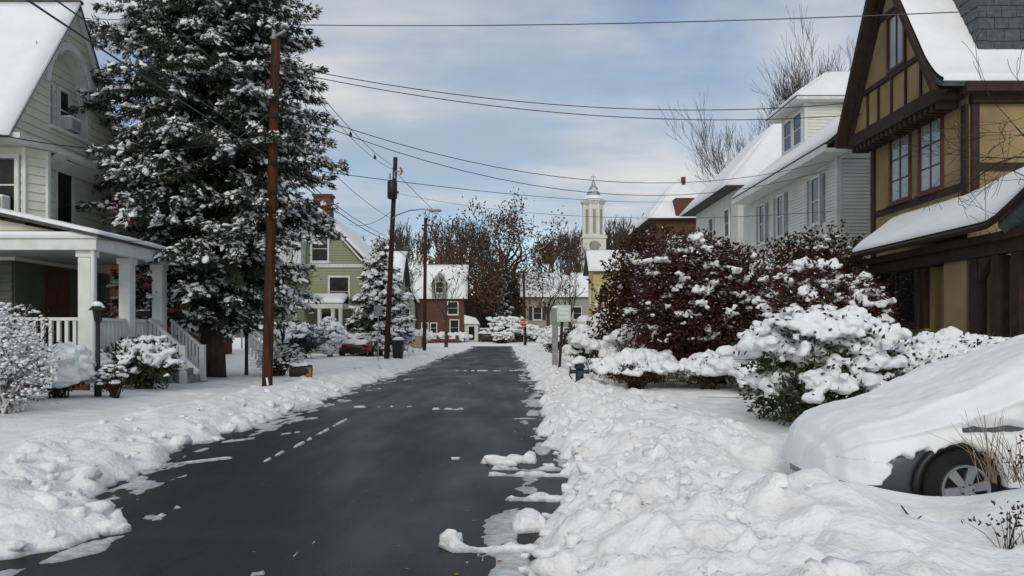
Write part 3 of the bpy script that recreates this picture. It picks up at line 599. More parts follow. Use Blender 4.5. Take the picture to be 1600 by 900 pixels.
# ------------------------------------------------------------------ half-timbered house, near right
def tudor():
    h = thing('house', 'ochre stucco house with dark brown timbering, slate dormer and snowy porch roof', 'house', (11,18,.3))
    E, X = (0,1,0), (-1,0,0); T = M['timber']
    MB().box(11.0,20,18.46,23.3,.2,7.6).build('wall', M['stucco'], h)
    GX, g0, g1, ga, ze, zr = 10.5, 18.45, 23.7, 21.15, 7.55, 11.9
    MB().prism([(GX,g0+.15,ze+.05),(GX,g1-.15,ze+.05),(GX,ga,zr-.3)], (9,0,0)).build('gable_wall', M['stucco'], h)
    def tb(name, *a, **k):
        m = MB(); m.fb((GX if k.get('g') else 11.0,0,0), E, X, *a); return m.build(name, T, h)
    tb('beam', g0+.05, g1-.05, ze-.30, ze+.05, -.45, .10, g=1)                       # gable foot
    tb('beam', 19.1, 22.75, 8.60, 8.74, .0, .06, g=1)
    def stud(y, z0, z1, w=.075): tb('stud', y-w/2, y+w/2, z0, z1, .0, .045, g=1)
    for y in (21.85,21.1,20.35,19.6,22.5): stud(y, ze+.05, 8.60)
    tb('beam', 20.0, 22.2, 10.36, 10.50, .0, .06, g=1)
    window(h, (GX,20.42,8.84), E, X, .82, 1.42, tm='sash', trim=.08, mull=1, rail=False, sill=False, glass='skyglass', depth=.07, sashm='sash')
    # bargeboards, double
    for (y, s) in ((g0-.12, 1), (g1+.12, -1)):
        MB().bar((GX-.25,y,ze-.18),(GX-.25,ga,zr+.05),.13,.36,(1,0,0)).build('bargeboard', T, h)
        MB().bar((GX-.06,y+s*.28,ze+.02),(GX-.06,ga,zr-.36),.12,.14,(1,0,0)).build('bargeboard', T, h)
    for k in range(19):                                                                # bracket ends under the jetty
        y = g0+.3+k*.255; MB().fb((GX,y,0),E,X,0,.12,ze-.47,ze-.302,-.44,.06).build('bracket', T, h)
    # roof over the gable: near slope flares out at the eave
    sl = (zr+.1-ze)/(ga-g0+.1)
    prof = [(18.02,7.52),(18.25,7.62),(18.5,7.86),(18.83,8.28),(ga,zr+.1)]
    r = None
    for (p, q) in zip(prof[:-1], prof[1:]):
        mb = roof_quad(MB(), (GX-.32,p[0],p[1]),(21,p[0],p[1]),(21,q[0],q[1]),(GX-.32,q[0],q[1]), .12)
        o = mb.build('roof' if r is None else 'roof_course', M['slate'], r or h); r = r or o
    V = []; nu = 40
    u = np.linspace(GX-.33, 20.5, nu+1)
    pts = [(18.0,7.50,0)] + [(a,b,.0) for a,b in prof] ; rows = []
    yy = [18.03,18.03,18.08,18.2,18.4,18.6,18.83,19.2,19.8,20.4,ga]; zb = [np.interp(y, [a for a,b in prof], [b for a,b in prof]) for y in yy]
    tt = [0,.09,.15,.17,.17,.16,.15,.14,.13,.12,.10]
    for y, z, t in zip(yy, zb, tt):
        e = np.clip((u-u[0])/.2, 0, 1); rows.append(np.stack([u, np.full_like(u, y-.3*t), z + t*(.45+.55*np.sqrt(e))*(1+.2*(fbm(u*1.3, u*0+y*2, 3)-.45))], 1))
    rows = np.array(rows); i = np.arange(rows.shape[0]*(nu+1)).reshape(-1, nu+1)
    npmesh('roof_snow', rows.reshape(-1,3), np.stack([i[:-1,:-1],i[:-1,1:],i[1:,1:],i[1:,:-1]],-1).reshape(-1,4), M['snow'], r, True)
    roof_quad(MB(), (GX-.32,g1+.35,ze-.15),(21,g1+.35,ze-.15),(21,ga,zr+.1),(GX-.32,ga,zr+.1),.12).build('roof_course', M['slate'], r)
    MB().box(GX+.2,20,18.0,18.3,7.28,7.5).build('eave_board', T, h); MB().box(11.02,20,18.3,18.46,7.1,7.28).build('frieze', T, h)
    # slate-hung dormer on the near slope: every slate its own piece
    d = MB().hexa([(11.52,18.9,8.1),(16,18.9,8.1),(16,21.1,8.1),(11.52,21.1,8.1),(11.52,18.9,11.6),(16,18.9,11.6),(16,21.1,11.6),(11.52,21.1,11.6)]).build('dormer', M['shingle'], h)
    rr = random.Random(3); bh = .29
    me = None
    def slate(O, U, n, u0, w, z):
        j = rr.uniform(-.012,.012); k = rr.uniform(0,.012)
        mb = MB(); O, U, n = Vector(O), Vector(U), Vector(n)
        mb.hexa([O+U*(u0+.006)+UP*(z+j)+n*.014, O+U*(u0+w-.006)+UP*(z+j)+n*.014, O+U*(u0+w-.006)+UP*(z+j)+n*(.036+k), O+U*(u0+.006)+UP*(z+j)+n*(.036+k),
                 O+U*(u0+.006)+UP*(z+bh*1.12), O+U*(u0+w-.006)+UP*(z+bh*1.12), O+U*(u0+w-.006)+UP*(z+bh*1.12)+n*.012, O+U*(u0+.006)+UP*(z+bh*1.12)+n*.012])
        mb.build('slate', M['slate'], d)
    for k in range(10):
        z = 8.2 + k*bh; off = (k % 2)*.2
        uu = 11.50 - off*.0
        first = True
        while uu < 13.6:
            w = rr.uniform(.34,.5) if not first else .2 + off; slate((0,18.9,0),(1,0,0),(0,-1,0), uu, w, z); uu += w; first = False
        yb = 18.88
        while yb < 18.83 + (z+.1-8.2)/1.55 + .25 and yb < 20.9:
            w = rr.uniform(.32,.46); slate((11.52,0,0),(0,1,0),(-1,0,0), yb, w, z); yb += w
    # storey timbers
    tb('corner_post', 18.44, 18.66, 4.6, 7.1, -.02, .06); tb('corner_post', 23.1, 23.32, 3.4, 7.1, -.02, .06)
    MB().box(11.06,11.24,18.38,18.459,4.6,7.1).build('corner_post', T, h)
    tb('beam', 18.662, 23.098, 5.06, 5.24, .0, .05)
    MB().box(11.25,20,18.40,18.459,5.5,5.68).build('beam', T, h)
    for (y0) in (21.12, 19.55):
        window(h, (11.0,y0,5.36), E, X, 1.0, 1.74, tm='sash', trim=.08, mull=1, rail=False, sill=True, transoms=(.33,.67), glass='skyglass', depth=.06, sashm='sash')
    # porch roof, sweeping up towards its entry
    def ev(y): return 3.70 + max(0, 14.35-y)*.34 + max(0, 14.9-y)**2*.05
    ysr = np.linspace(12.0, 20.1, 34); n = len(ysr)
    eave = np.stack([np.full(n,9.0), ysr, [ev(y) for y in ysr]], 1); top = np.stack([np.full(n,11.0), ysr, [4.82 + max(0,18.4-y)*.11 for y in ysr]], 1)
    top[-1] = (11.0, 21.9, 4.8); top[-2,1] = 21.4
    mb = MB(); V = []
    for k in range(n): V += [tuple(eave[k]-[0,0,.09]), tuple(eave[k]), tuple(top[k]), tuple(top[k]-[0,0,.09])]
    mb.add(V, [(4*k+a, 4*k+(a+1)%4, 4*k+4+(a+1)%4, 4*k+4+a) for k in range(n-1) for a in range(4)] + [(0,1,2,3), (4*n-4,4*n-3,4*n-2,4*n-1)])
    p = mb.build('porch', M['shingle'], h)
    nv = 12; rows = []
    for j in range(-1, nv+1):
        t = max(j,0)/nv; b = eave*(1-t) + top*t - np.array([.04*(j<=0),0,0]); e = math.sqrt(max(0, 1-(1-min(1, t*6))**2))
        th = 0.005 if j < 0 else .15*(.5+.5*e)*(1 - .9*(j == nv))
        th = th*(1+.35*(fbm(b[:,0]*1.5, b[:,1]*1.5, 8)-.45)); rows.append(b + np.stack([0*th, 0*th, th], 1) if hasattr(th,'shape') else b)
    rows = np.array(rows); i = np.arange(rows.shape[0]*n).reshape(-1, n)
    npmesh('roof_snow', rows.reshape(-1,3), np.stack([i[:-1,:-1],i[:-1,1:],i[1:,1:],i[1:,:-1]],-1).reshape(-1,4), M['snow'], p, True)
    MB().tube([tuple(q - np.array([.05,0,.10])) for q in eave], .06, 6).build('gutter', T, p)
    MB().tube([(9.0,20.1,3.6),(9.1,20.15,3.35),(9.38,19.85,3.2),(9.42,19.8,1.0)], .05, 6).build('downspout', T, p)
    MB().hexa([(9.15,12.0,3.35),(10.98,12.0,3.35),(10.98,20,3.35),(9.15,20,3.35),(9.15,12.0,3.5),(10.98,12,3.5),(10.98,20,3.5),(9.15,20,3.5)]).build('soffit', T, p)
    MB().box(9.28,9.5,12.1,19.9,3.1,3.349).build('porch_beam', T, p)
    # curved shingled underside of the entry
    for k in range(9):
        y = 14.2-k*.22; MB().hexa([(9.02,y,ev(y)-.22),(9.02,y-.21,ev(y-.21)-.22),(9.25,y-.21,ev(y-.21)-.42),(9.25,y,ev(y)-.42),(9.02,y,ev(y)-.12),(9.02,y-.21,ev(y-.21)-.12),(9.27,y-.21,ev(y-.21)-.3),(9.27,y,ev(y)-.3)]).build('eave_shingle', M['slate'], p)
    # enclosed bay with big panes, stucco pier, open porch
    MB().box(9.42,10.98,17.42,19.85,.2,1.7).build('bay_wall', M['stucco'], h)
    MB().box(9.53,10.98,17.46,17.60,1.70,3.1).build('bay_return', M['stucco'], h); MB().box(9.9,10.98,17.62,19.8,1.72,3.1).build('bay_interior', M['dark'], h)
    b = window(h, (9.42,17.75,1.86), E, X, 1.9, 1.2, tm='timber', trim=.12, mull=1, rail=False, sill=True, glass='glass', depth=.08, sashm='timber')
    MB().box(9.40,9.52,17.42,17.62,1.7,3.1).build('bay_post', T, h); MB().box(9.40,9.9,19.66,19.84,1.7,3.1).build('bay_post', T, h)
    MB().box(9.42,9.9,17.62,19.66,2.98+.22,3.1+.005).build('bay_head', T, h)
    MB().box(9.75,10.98,16.6,17.4,.2,3.1).build('pier_wall', M['stucco'], h); MB().box(9.36,10.98,15.75,16.58,.2,3.1).build('pier_wall', M['stucco'], h)
    for y in (15.45, 14.75, 14.15): MB().box(9.3,9.52,y-.12,y+.12,1.2,3.09).build('porch_post', T, p)
    MB().prism([(9.32,15.3,3.09),(9.32,14.9,3.09),(9.32,15.3,2.6)], (.15,0,0)).build('brace', T, p)
    MB().box(9.3,9.62,12.2,15.7,.3,1.16).build('parapet', M['brick'], p); MB().box(9.24,9.68,12.2,15.72,1.162,1.24).build('parapet_cap', M['sash'], p)
    MB().box(9.27,9.64,14.2,15.2,1.242,1.29).build('cap_snow', M['snow'], p)
    MB().box(10.9,11.0,12.5,18.4,.3,3.3).build('back_wall', M['stucco'], h)
    dd = MB().box(10.84,10.898,14.2,15.2,1.2,3.15).build('door', M['sash'], h); MB().lathe((10.81,14.35,2.1),[(0,-.03),(.03,-.02),(.03,.02),(0,.03)],8).build('handle', M['black'], dd)
    MB().box(9.63,10.9,12.2,15.7,1.0,1.15).build('porch_floor', M['grey'], p)
tudor()

# ------------------------------------------------------------------ white house behind it
def white_house():
    h = thing('house', 'white clapboard house with snowy roof and hipped dormer, beside the half-timbered house', 'house', (11.5,27,.3))
    E, X = (0,1,0), (-1,0,0); W_ = M['palesiding']
    MB().box(11.55,19,27.05,38,.2,8.2).build('wall', W_, h)
    j = MB(); boards(h, (0,27.05,0), (1,0,0), (0,-1,0), cutrows(.6,7.75,.125,lambda z:11.62,lambda z:18.9,[]), .125, W_, join=j); stuff(j.build('siding', W_, h))
    j = MB(); boards(h, (11.55,0,0), E, X, cutrows(.6,7.75,.125,lambda z:27.1,lambda z:37.9,[(28.1,29.75,5.6,7.65),(31.9,33.5,5.6,7.65),(34.6,35.6,5.6,7.5)]), .125, W_, join=j); stuff(j.build('siding', W_, h))
    for (x, y) in ((11.5,27.0),): MB().box(x-.02,x+.16,y-.01,y+.15,.6,7.78).build('corner_board', M['white'], h)
    for (y, w) in ((28.55,.75),(32.3,.75),(34.7,.7)):
        window(h, (11.53,y,5.75), E, X, w, 1.65, tm='white', depth=.07, glass='glass')
        for s in (y-.42, y+w+.10):
            sh = MB().fb((11.53,s,5.7),E,X,0,.32,0,1.75,.0,.05).build('shutter', M['grey'], h)
            for k in range(8): MB().fb((11.53,s,5.7),E,X,.04,.28,.08+.2*k,.22+.2*k,.051,.062).build('louvre', M['grey'], sh)
    ez, ex, sl, rx = 8.1, 10.75, .80, 15.4; rz = ez + (rx-ex)*sl
    r = roof_quad(MB(), (ex,26.2,ez),(ex,37.2,ez),(rx,37.2,rz),(rx,26.2,rz), .14).build('roof', M['shingle'], h)
    roof_quad(MB(), (20,26.2,ez),(20,37.2,ez),(rx,37.2,rz),(rx,26.2,rz), .14).build('roof_back', M['shingle'], r)
    snow_slab('roof_snow', (ex+.02,26.15,ez),(ex+.02,37.22,ez),(rx,37.22,rz),(rx,26.15,rz), .16, r, 30, 14)
    MB().box(ex+.06,11.55,26.3,37.2,7.80,7.94).build('soffit', M['white'], h); MB().box(ex-.02,ex+.06,26.2,37.2,7.80,8.03).build('gutter', M['white'], h)
    MB().prism([(11.6,27.0,7.75),(19,27.0,7.75),(15.4,27.0,rz-.25)], (0,.1,0)).build('gable_wall', W_, h)
    # dormer
    dx, y0, y1, zb, zt = 12.75, 33.2, 36.0, 9.55, 11.55
    d = MB().box(dx,rx+.3,y0,y1,zb,zt).build('dormer', W_, h)
    j = MB(); boards(d, (0,y0,0), (1,0,0), (0,-1,0), cutrows(zb,zt,.14,lambda z:dx+.1+max(0,0),lambda z:rx,[]), .14, W_, join=j); stuff(j.build('dormer_siding', W_, d))
    for q in (y0,y1-.14): MB().box(dx-.03,dx+.10,q-.02,q+.12,zb,zt).build('corner_board', M['white'], d)
    for k in range(2): window(h, (dx,y0+.32+k*1.18,9.95), E, X, .95, 1.3, tm='white', depth=.07, glass='glass', trim=.1)
    o = .55; MB().box(dx-o,rx+1,y0-o,y1+o,zt,zt+.13).build('dormer_cornice', M['white'], d)
    a = [(dx-o-.04,y0-o-.04,zt+.14),(rx+1,y0-o-.04,zt+.14),(rx+1,y1+o+.04,zt+.14),(dx-o-.04,y1+o+.04,zt+.14)]; ap = (dx+1.6,(y0+y1)/2,zt+1.75); bp = (rx+1,(y0+y1)/2,zt+1.75)
    MB().add(a+[ap,bp], [(0,3,2,1),(0,1,5,4),(2,3,4,5),(3,0,4),(1,2,5)]).build('dormer_roof', M['shingle'], d)
    snow_slab('roof_snow', a[0],a[1],bp,ap,.14,d,14,8); snow_slab('roof_snow', a[3],a[0],ap,(ap[0]+.01,ap[1],ap[2]),.14,d,10,8); snow_slab('roof_snow', a[2],a[3],ap,bp,.12,d,10,6)
white_house()

# ------------------------------------------------------------------ houses further off
def hip(parent, x0, x1, y0, y1, z, zr, inset, wallm, o=.5, snow=.2, rm='shingle'):
    """hip or gable roof with snow; ridge along the longer side"""
    A = [(x0-o,y0-o,z),(x1+o,y0-o,z),(x1+o,y1+o,z),(x0-o,y1+o,z)]
    if (x1-x0) >= (y1-y0): ym = (y0+y1)/2; R = [(x0-o+inset,ym,zr),(x1+o-inset,ym,zr)]; fs = [(0,1,5,4),(2,3,4,5),(3,0,4),(1,2,5)]
    else: xm = (x0+x1)/2; R = [(xm,y0-o+inset,zr),(xm,y1+o-inset,zr)]; fs = [(1,2,5,4),(3,0,4,5),(0,1,4),(2,3,5)]
    q = A + R
    if inset < .05:
        r = None
        for f in fs[:2]:
            k = roof_quad(MB(), *[q[j] for j in f], .10).build('roof' if r is None else 'roof_slope', M[rm], r or parent); r = r or k
    else: r = MB().add(q, [(0,3,2,1)] + fs).build('roof', M[rm], parent)
    for f in fs:
        if len(f) == 3 and inset < .05: continue
        c = [q[k] for k in f]
        if len(c) == 3: m = Vector(c[2]); c = [c[0], c[1], tuple(m), tuple(m + (Vector(c[0])-Vector(c[1]))*.01)]
        snow_slab('roof_snow', *c, snow, r, 12, 8, lump=.3)
    return r
def simple_house(label, x0, x1, y0, y1, ze, zr, wallm, inset=.02, wins=(), o=.5, z0=0, snow=.2, trim='white', glass='darkglass', siding=0):
    h = thing('house', label, 'house', ((x0+x1)/2, y0, z0))
    MB().box(x0,x1,y0,y1,z0,ze).build('wall', M[wallm], h)
    if inset < .05:
        if (x1-x0) >= (y1-y0):
            ym = (y0+y1)/2
            for x in (x0, x1-.1): MB().prism([(x,y0,ze),(x,y1,ze),(x,ym,zr-.1)], (.1,0,0)).build('gable_wall', M[wallm], h)
        else:
            xm = (x0+x1)/2
            for y in (y0, y1-.1): MB().prism([(x0,y,ze),(x1,y,ze),(xm,y,zr-.1)], (0,.1,0)).build('gable_wall', M[wallm], h)
    if siding:
        j = MB(); boards(h, (0,y0,0), (1,0,0), (0,-1,0), cutrows(z0,ze,siding,lambda z:x0,lambda z:x1,[(a-.1,a+w+.1,z-.1,z+hh+.1) for (f,a,z,w,hh) in wins if f == 's']), siding, M[wallm], join=j); stuff(j.build('siding', M[wallm], h))
    hip(h, x0, x1, y0, y1, ze, zr, inset, wallm, o, snow)
    for (f, a, z, w, hh) in wins:
        O, U, n = {'s': ((a,y0-.02,z),(1,0,0),(0,-1,0)), 'e': ((x1+.02,a,z),(0,1,0),(1,0,0)), 'w': ((x0-.02,a,z),(0,1,0),(-1,0,0))}[f]
        window(h, O, U, n, w, hh, tm=trim, glass=glass, depth=.08, trim=.12)
    return h
# green gable house
def green_house():
    cx, Y = -12.3, 48.0
    h = simple_house('sage green gable house with white trim and brick chimney behind a snowy spruce', -15.4,-9.2,Y,Y+11,5.9,9.55,'green',wins=[('s',-12.35,5.35+.75,.95,1.5),('s',-11.25,3.3,1.15,1.75),('s',-10.2,.9,.9,1.5)],siding=.16, snow=.22)
    for s, x in ((1,-15.4),(-1,-9.2)): MB().bar((x-s*.5,Y-.48,5.55),(cx,Y-.48,9.58),.10,.28,(0,1,0)).build('rake_board', M['white'], h)
    j = MB(); lf = lambda z: -15.4+(z-5.9)*3.1/3.5; rt = lambda z: -9.2-(z-5.9)*3.1/3.5
    boards(h,(0,Y,0),(1,0,0),(0,-1,0),cutrows(5.95,9.2,.16,lf,rt,[(-12.45,-11.3,5.9,7.8)]),.16,M['green'],join=j); stuff(j.build('gable_siding', M['green'], h))
    MB().box(-15.3,-9.1,Y-.10,Y-.03,5.68,5.90).build('belt_course', M['white'], h)
    c = MB().box(-12.6,-11.5,Y+1.2,Y+2.1,8.4,10.35).build('chimney', M['brick'], h); MB().box(-12.68,-11.42,Y+1.12,Y+2.18,10.352,10.5).build('chimney_cap', M['brick'], c)
    p = MB().box(-12.9,-9.9,Y-2.6,Y-.1,3.05,3.35).build('porch', M['white'], h)
    snow_slab('roof_snow',(-13.05,Y-2.7,3.36),(-9.8,Y-2.7,3.36),(-10.1,Y-.1,3.9),(-12.8,Y-.1,3.9),.22,p,12,8)
    for x in (-12.75,-11.3,-10.5,-10.05): MB().lathe((x,Y-2.45,.7),[(.17,0),(.14,.1),(.12,2.2),(.17,2.34)],10).build('column', M['white'], p)
    MB().box(-12.9,-9.9,Y-2.6,Y-.1,.2,.7).build('deck', M['grey'], p)
    d = MB().box(-11.9,-11.0,Y-.09,Y-.03,.72,2.8).build('door', M['sash'], h); MB().box(-11.12,-11.08,Y-.14,Y-.092,1.7,1.8).build('handle', M['black'], d)
    b = MB().box(-15.6,-12.75,Y-1.2,Y-.02,4.9,7.6).build('bay', M['white'], h); MB().box(-15.7,-12.65,Y-1.3,Y,7.602,7.8).build('bay_roof', M['snow'], b)
green_house()
simple_house('dark red house half hidden behind the tall spruce and cream house', -22,-15.2,34,42,6.9,9.5,'redwall',wins=[('s',-17.9,4.9,.9,1.5),('s',-16.6,1.8,1.0,1.6)],snow=.2)
simple_house('far white house with tall snowy hipped roof, second behind the half-timbered house', 12.6,19,42.5,52,9.6,14.0,'palesiding',inset=3.4,o=.9,wins=[('w',44.0,7.2,.9,1.5),('w',47.5,7.2,.9,1.5)])
bh = simple_house('brown shingled house with snowy gable roof above the burgundy bushes', 11.6,16.4,61,70,10.6,14.3,'brownwall',inset=3.5,wins=[('s',12.6,7.5,.9,1.6),('s',14.4,7.5,.9,1.6)],o=.7)
MB().box(13.0,15.8,60.3,62.5,10.7,12.2).build('dormer', M['brownwall'], bh); MB().box(14.1,14.4,63.0,63.4,12,14.4).build('chimney', M['brick'], bh)
simple_house('yellow house with snowy roof beside the church tower', 8.0,13.4,74,78.5,7.5,9.7,'yellow',wins=[('s',8.6,4.6,.8,1.3),('s',10.9,4.6,.8,1.3),('w',76,4.4,.8,1.4),('s',8.6,1.6,.8,1.5)],snow=.25)
# beyond the junction
gh = simple_house('greige house with broad white roof and dark shutters beyond the junction', 1.9,11.2,108,115.5,6.6,10.2,'greige',wins=[('s',3.3,3.5,1.1,1.7),('s',6.6,3.5,1.1,1.7),('s',8.9,3.5,1.1,1.7),('s',8.9,.9,1.1,1.7)],z0=.2,snow=.3,trim='white')
for x in (2.65,4.55,5.95,7.85): MB().box(x,x+.45,107.86,107.95,3.4,5.3).build('shutter', M['black'], gh)
MB().box(8.0,8.7,111,111.8,8.5,11).build('chimney', M['brick'], gh)
b2 = simple_house('red brick house with steep snowy roof and grey dormer beyond the junction', -12.0,-5.9,98,103.2,5.9,10.4,'brick',wins=[('s',-7.6,1.3,1.0,1.9),('s',-7.9,4.0,1.2,1.5),('s',-11.2,1.6,.7,1.2),('s',-10.1,1.6,.7,1.2)],z0=.4,snow=.25)
d = MB().prism([(-9.9,97.2,6.0),(-8.0,97.2,6.0),(-8.0,97.2,8.0),(-8.95,97.2,9.4),(-9.9,97.2,8.0)], (0,3.6,0)).build('dormer', M['greige'], b2)
window(b2, (-9.35,97.18,6.7),(1,0,0),(0,-1,0),.8,1.3,tm='white',depth=.08)
MB().box(-9.9,-9.3,101.5,102.2,9.6,11.6).build('chimney', M['brick'], b2)
v = MB().prism([(-5.88,98.5,.4),(-4.1,98.5,.4),(-4.1,98.5,2.7),(-5.88,98.5,2.7)], (0,3,0)).build('vestibule', M['white'], b2)
MB().box(-5.3,-4.6,98.4,98.49,.5,2.4).build('door', M['dark'], v)
MB().prism([(-6.0,98.2,2.72),(-3.9,98.2,2.72),(-4.4,98.2,3.5),(-5.88,98.2,3.9)], (0,3.3,0)).build('vestibule_snow', M['snow'], v)
g2 = simple_house('grey gabled house left of the brick house with white trim', -16.2,-12.05,97,105,5.4,10.0,'greige',wins=[('s',-14.9,6.2,.6,.9),('s',-13.9,6.2,.6,.9),('s',-13.6,3.2,.9,1.6),('s',-13.6,.9,.9,1.7)],z0=.4,snow=.25)
simple_house('pale house roof showing between green house and small spruce', -16.5,-10.5,72,77,6.3,9.4,'greige',wins=[('s',-12.5,3.4,.9,1.5)],snow=.25)
for k in range(5):
    x = -11.3+k*1.15; w = tag(MB().box(x,x+.35,94.2,94.6,.2,1.3).build('gate_pier' if False else 'brick_pier', M['brick']), ['leftmost','second from left','middle','second from right','rightmost'][k] + ' short brick pier of the garden wall before the brick house', 'pier', 'brick piers before the brick house')
w = thing('garden_wall', 'low brick garden wall with snow on top before the brick house', 'wall', (-8.8,94.4,.2))
for k in range(4):
    x = -11.3+k*1.15; MB().box(x+.352,x+1.148,94.3,94.5,.2,.85).build('wall_panel', M['brick'], w); MB().box(x+.36,x+1.14,94.25,94.55,.852,1.0).build('wall_snow', M['snow'], w)

# church
def church():
    Y = 140.0; s = F/Y; X = (929-VX)/s
    zf = lambda py: CH + (VY-py)/s
    h = thing('church', 'white church with tall octagonal steeple and weathervane beyond the trees', 'church', (X,Y,.5))
    MB().box(X-2.1,X+2.1,Y,Y+4.2,.3,zf(372)).build('tower', M['church'], h)
    MB().box(X-2.3,X+2.3,Y-.2,Y+4.4,zf(372),zf(368)).build('cornice', M['church'], h)
    c = (X,Y+2.1,0); m = M['church']
    MB().lathe((X,Y+2.1,zf(368)),[(1.95,0),(1.95,zf(318)-zf(368))],8).build('belfry', m, h)
    for k in range(8):
        a = 2*math.pi*k/8; MB().bar((X+1.95*math.cos(a+.39),Y+2.1+1.95*math.sin(a+.39),zf(368)),(X+1.95*math.cos(a+.39),Y+2.1+1.95*math.sin(a+.39),zf(318)),.3,.3).build('pilaster', M['white'], h)
        b = a; MB().bar((X+1.82*math.cos(b),Y+2.1+1.82*math.sin(b),zf(364)),(X+1.82*math.cos(b),Y+2.1+1.82*math.sin(b),zf(326)),.55,.12,(math.cos(b),math.sin(b),0)).build('louvre_panel', M['greige'], h)
    MB().lathe((X,Y+2.1,zf(318)),[(2.1,0),(2.45,.5),(2.45,.8),(1.7,1.0)],8).build('cornice', M['white'], h)
    sp = MB().lathe((X,Y+2.1,zf(318)+1),[(1.9,0),(1.75,.35),(1.3,.9),(1.25,1.3),(.95,1.6),(.85,2.2),(.45,2.6),(.3,3.3),(.1,3.6)],8).build('cupola', M['steel'], h)
    MB().lathe((X,Y+2.1,zf(318)+1),[(1.98,.02),(1.8,.40),(1.36,.8)],8).build('cupola_snow', M['snow'], sp)
    MB().lathe((X,Y+2.1,zf(318)+2.6),[(1.0,.0),(.9,.22),(.7,.3)],8).build('cupola_snow', M['snow'], sp)
    MB().tube([(X,Y+2.1,zf(288)),(X,Y+2.1,zf(268))],[.09,.05],6).build('finial', M['steel'], h)
    MB().bar((X-.5,Y+2.1,zf(273)),(X+.5,Y+2.1,zf(273)),.08,.25).build('weathervane', M['steel'], h)
    lo = MB().lathe((X,Y-.06,zf(384)),[(.95,-.05),(.95,.05)],16,'y').build('round_louvre', M['greige'], h)
    MB().lathe((X,Y-.16,zf(384)),[(.72,-.02),(.72,.02)],16,'y').build('louvre_face', M['grey'], lo)
    MB().box(X-5,X+7,Y+1,Y+22,.3,9).build('nave', m, h)
    hip(h, X-5,X+7,Y+1,Y+22,9,14.5,.02,'church',.5,.3)
    MB().prism([(X-5,Y+.9,9),(X+7,Y+.9,9),(X+1,Y+.9,14.3)],(0,.1,0)).build('gable_wall', m, h)
church()

# ------------------------------------------------------------------ wooded rise behind everything
def hillz(x, y): return -.1 + 9*sst(125, 230, y)*(.7+.5*vn(x*.012+3, y*0, 3)) + 5*sst(150, 260, y)*vn(x*.03, y*.02, 5)
hx = np.linspace(-260,260,70); hy = np.linspace(124,330,24); X_, Y_ = np.meshgrid(hx, hy); Z_ = hillz(X_, Y_); i_ = np.arange(X_.size).reshape(X_.shape)
struct(npmesh('hill', np.stack([X_.ravel(),Y_.ravel(),Z_.ravel()],1), np.stack([i_[:-1,:-1],i_[:-1,1:],i_[1:,1:],i_[1:,:-1]],-1).reshape(-1,4), M['hill'], None, True))

# ------------------------------------------------------------------ trees
def grow(mb, r, p, d, ln, rad, depth, maxd, tips, bend=.25, up=.08, kids=(2,3), spread=.6, shrink=.72, nseg=4, sides=(7,6,5,4,3,3,3), minr=.006, allpts=None):
    pts = [p]; rs = [rad]; q = p.copy(); dd = d.copy()
    for k in range(nseg):
        dd = (dd + Vector((r.gauss(0,bend),r.gauss(0,bend),r.gauss(0,bend)))*.5 + UP*up).normalized()
        q = q + dd*(ln/nseg); pts.append(q.copy()); rs.append(max(minr, rad*(1-.42*(k+1)/nseg)))
    mb.tube(pts, rs, sides[min(depth,len(sides)-1)], cap=depth == 0)
    if allpts is not None: allpts.append((pts, rs, depth))
    if depth >= maxd: tips.append((pts[-1], dd)); tips.append((pts[-2], dd)); return
    n = r.randint(*kids)
    for k in range(n):
        t = 1.0 if k == 0 else r.uniform(.35,1.0); i = min(nseg, max(1, round(t*nseg))); b = pts[i]
        ax = Vector((r.gauss(0,1),r.gauss(0,1),r.gauss(0,1))).cross(dd).normalized(); a = r.uniform(.5,1.2)*spread*(.6 if k == 0 else 1)
        nd_ = (dd*math.cos(a) + ax*math.sin(a)).normalized()
        grow(mb, r, b, nd_, ln*shrink*r.uniform(.75,1.15), max(minr, rs[i]*(.82 if k == 0 else .62)), depth+1, maxd, tips, bend, up, kids, spread, shrink, nseg, sides, minr, allpts)
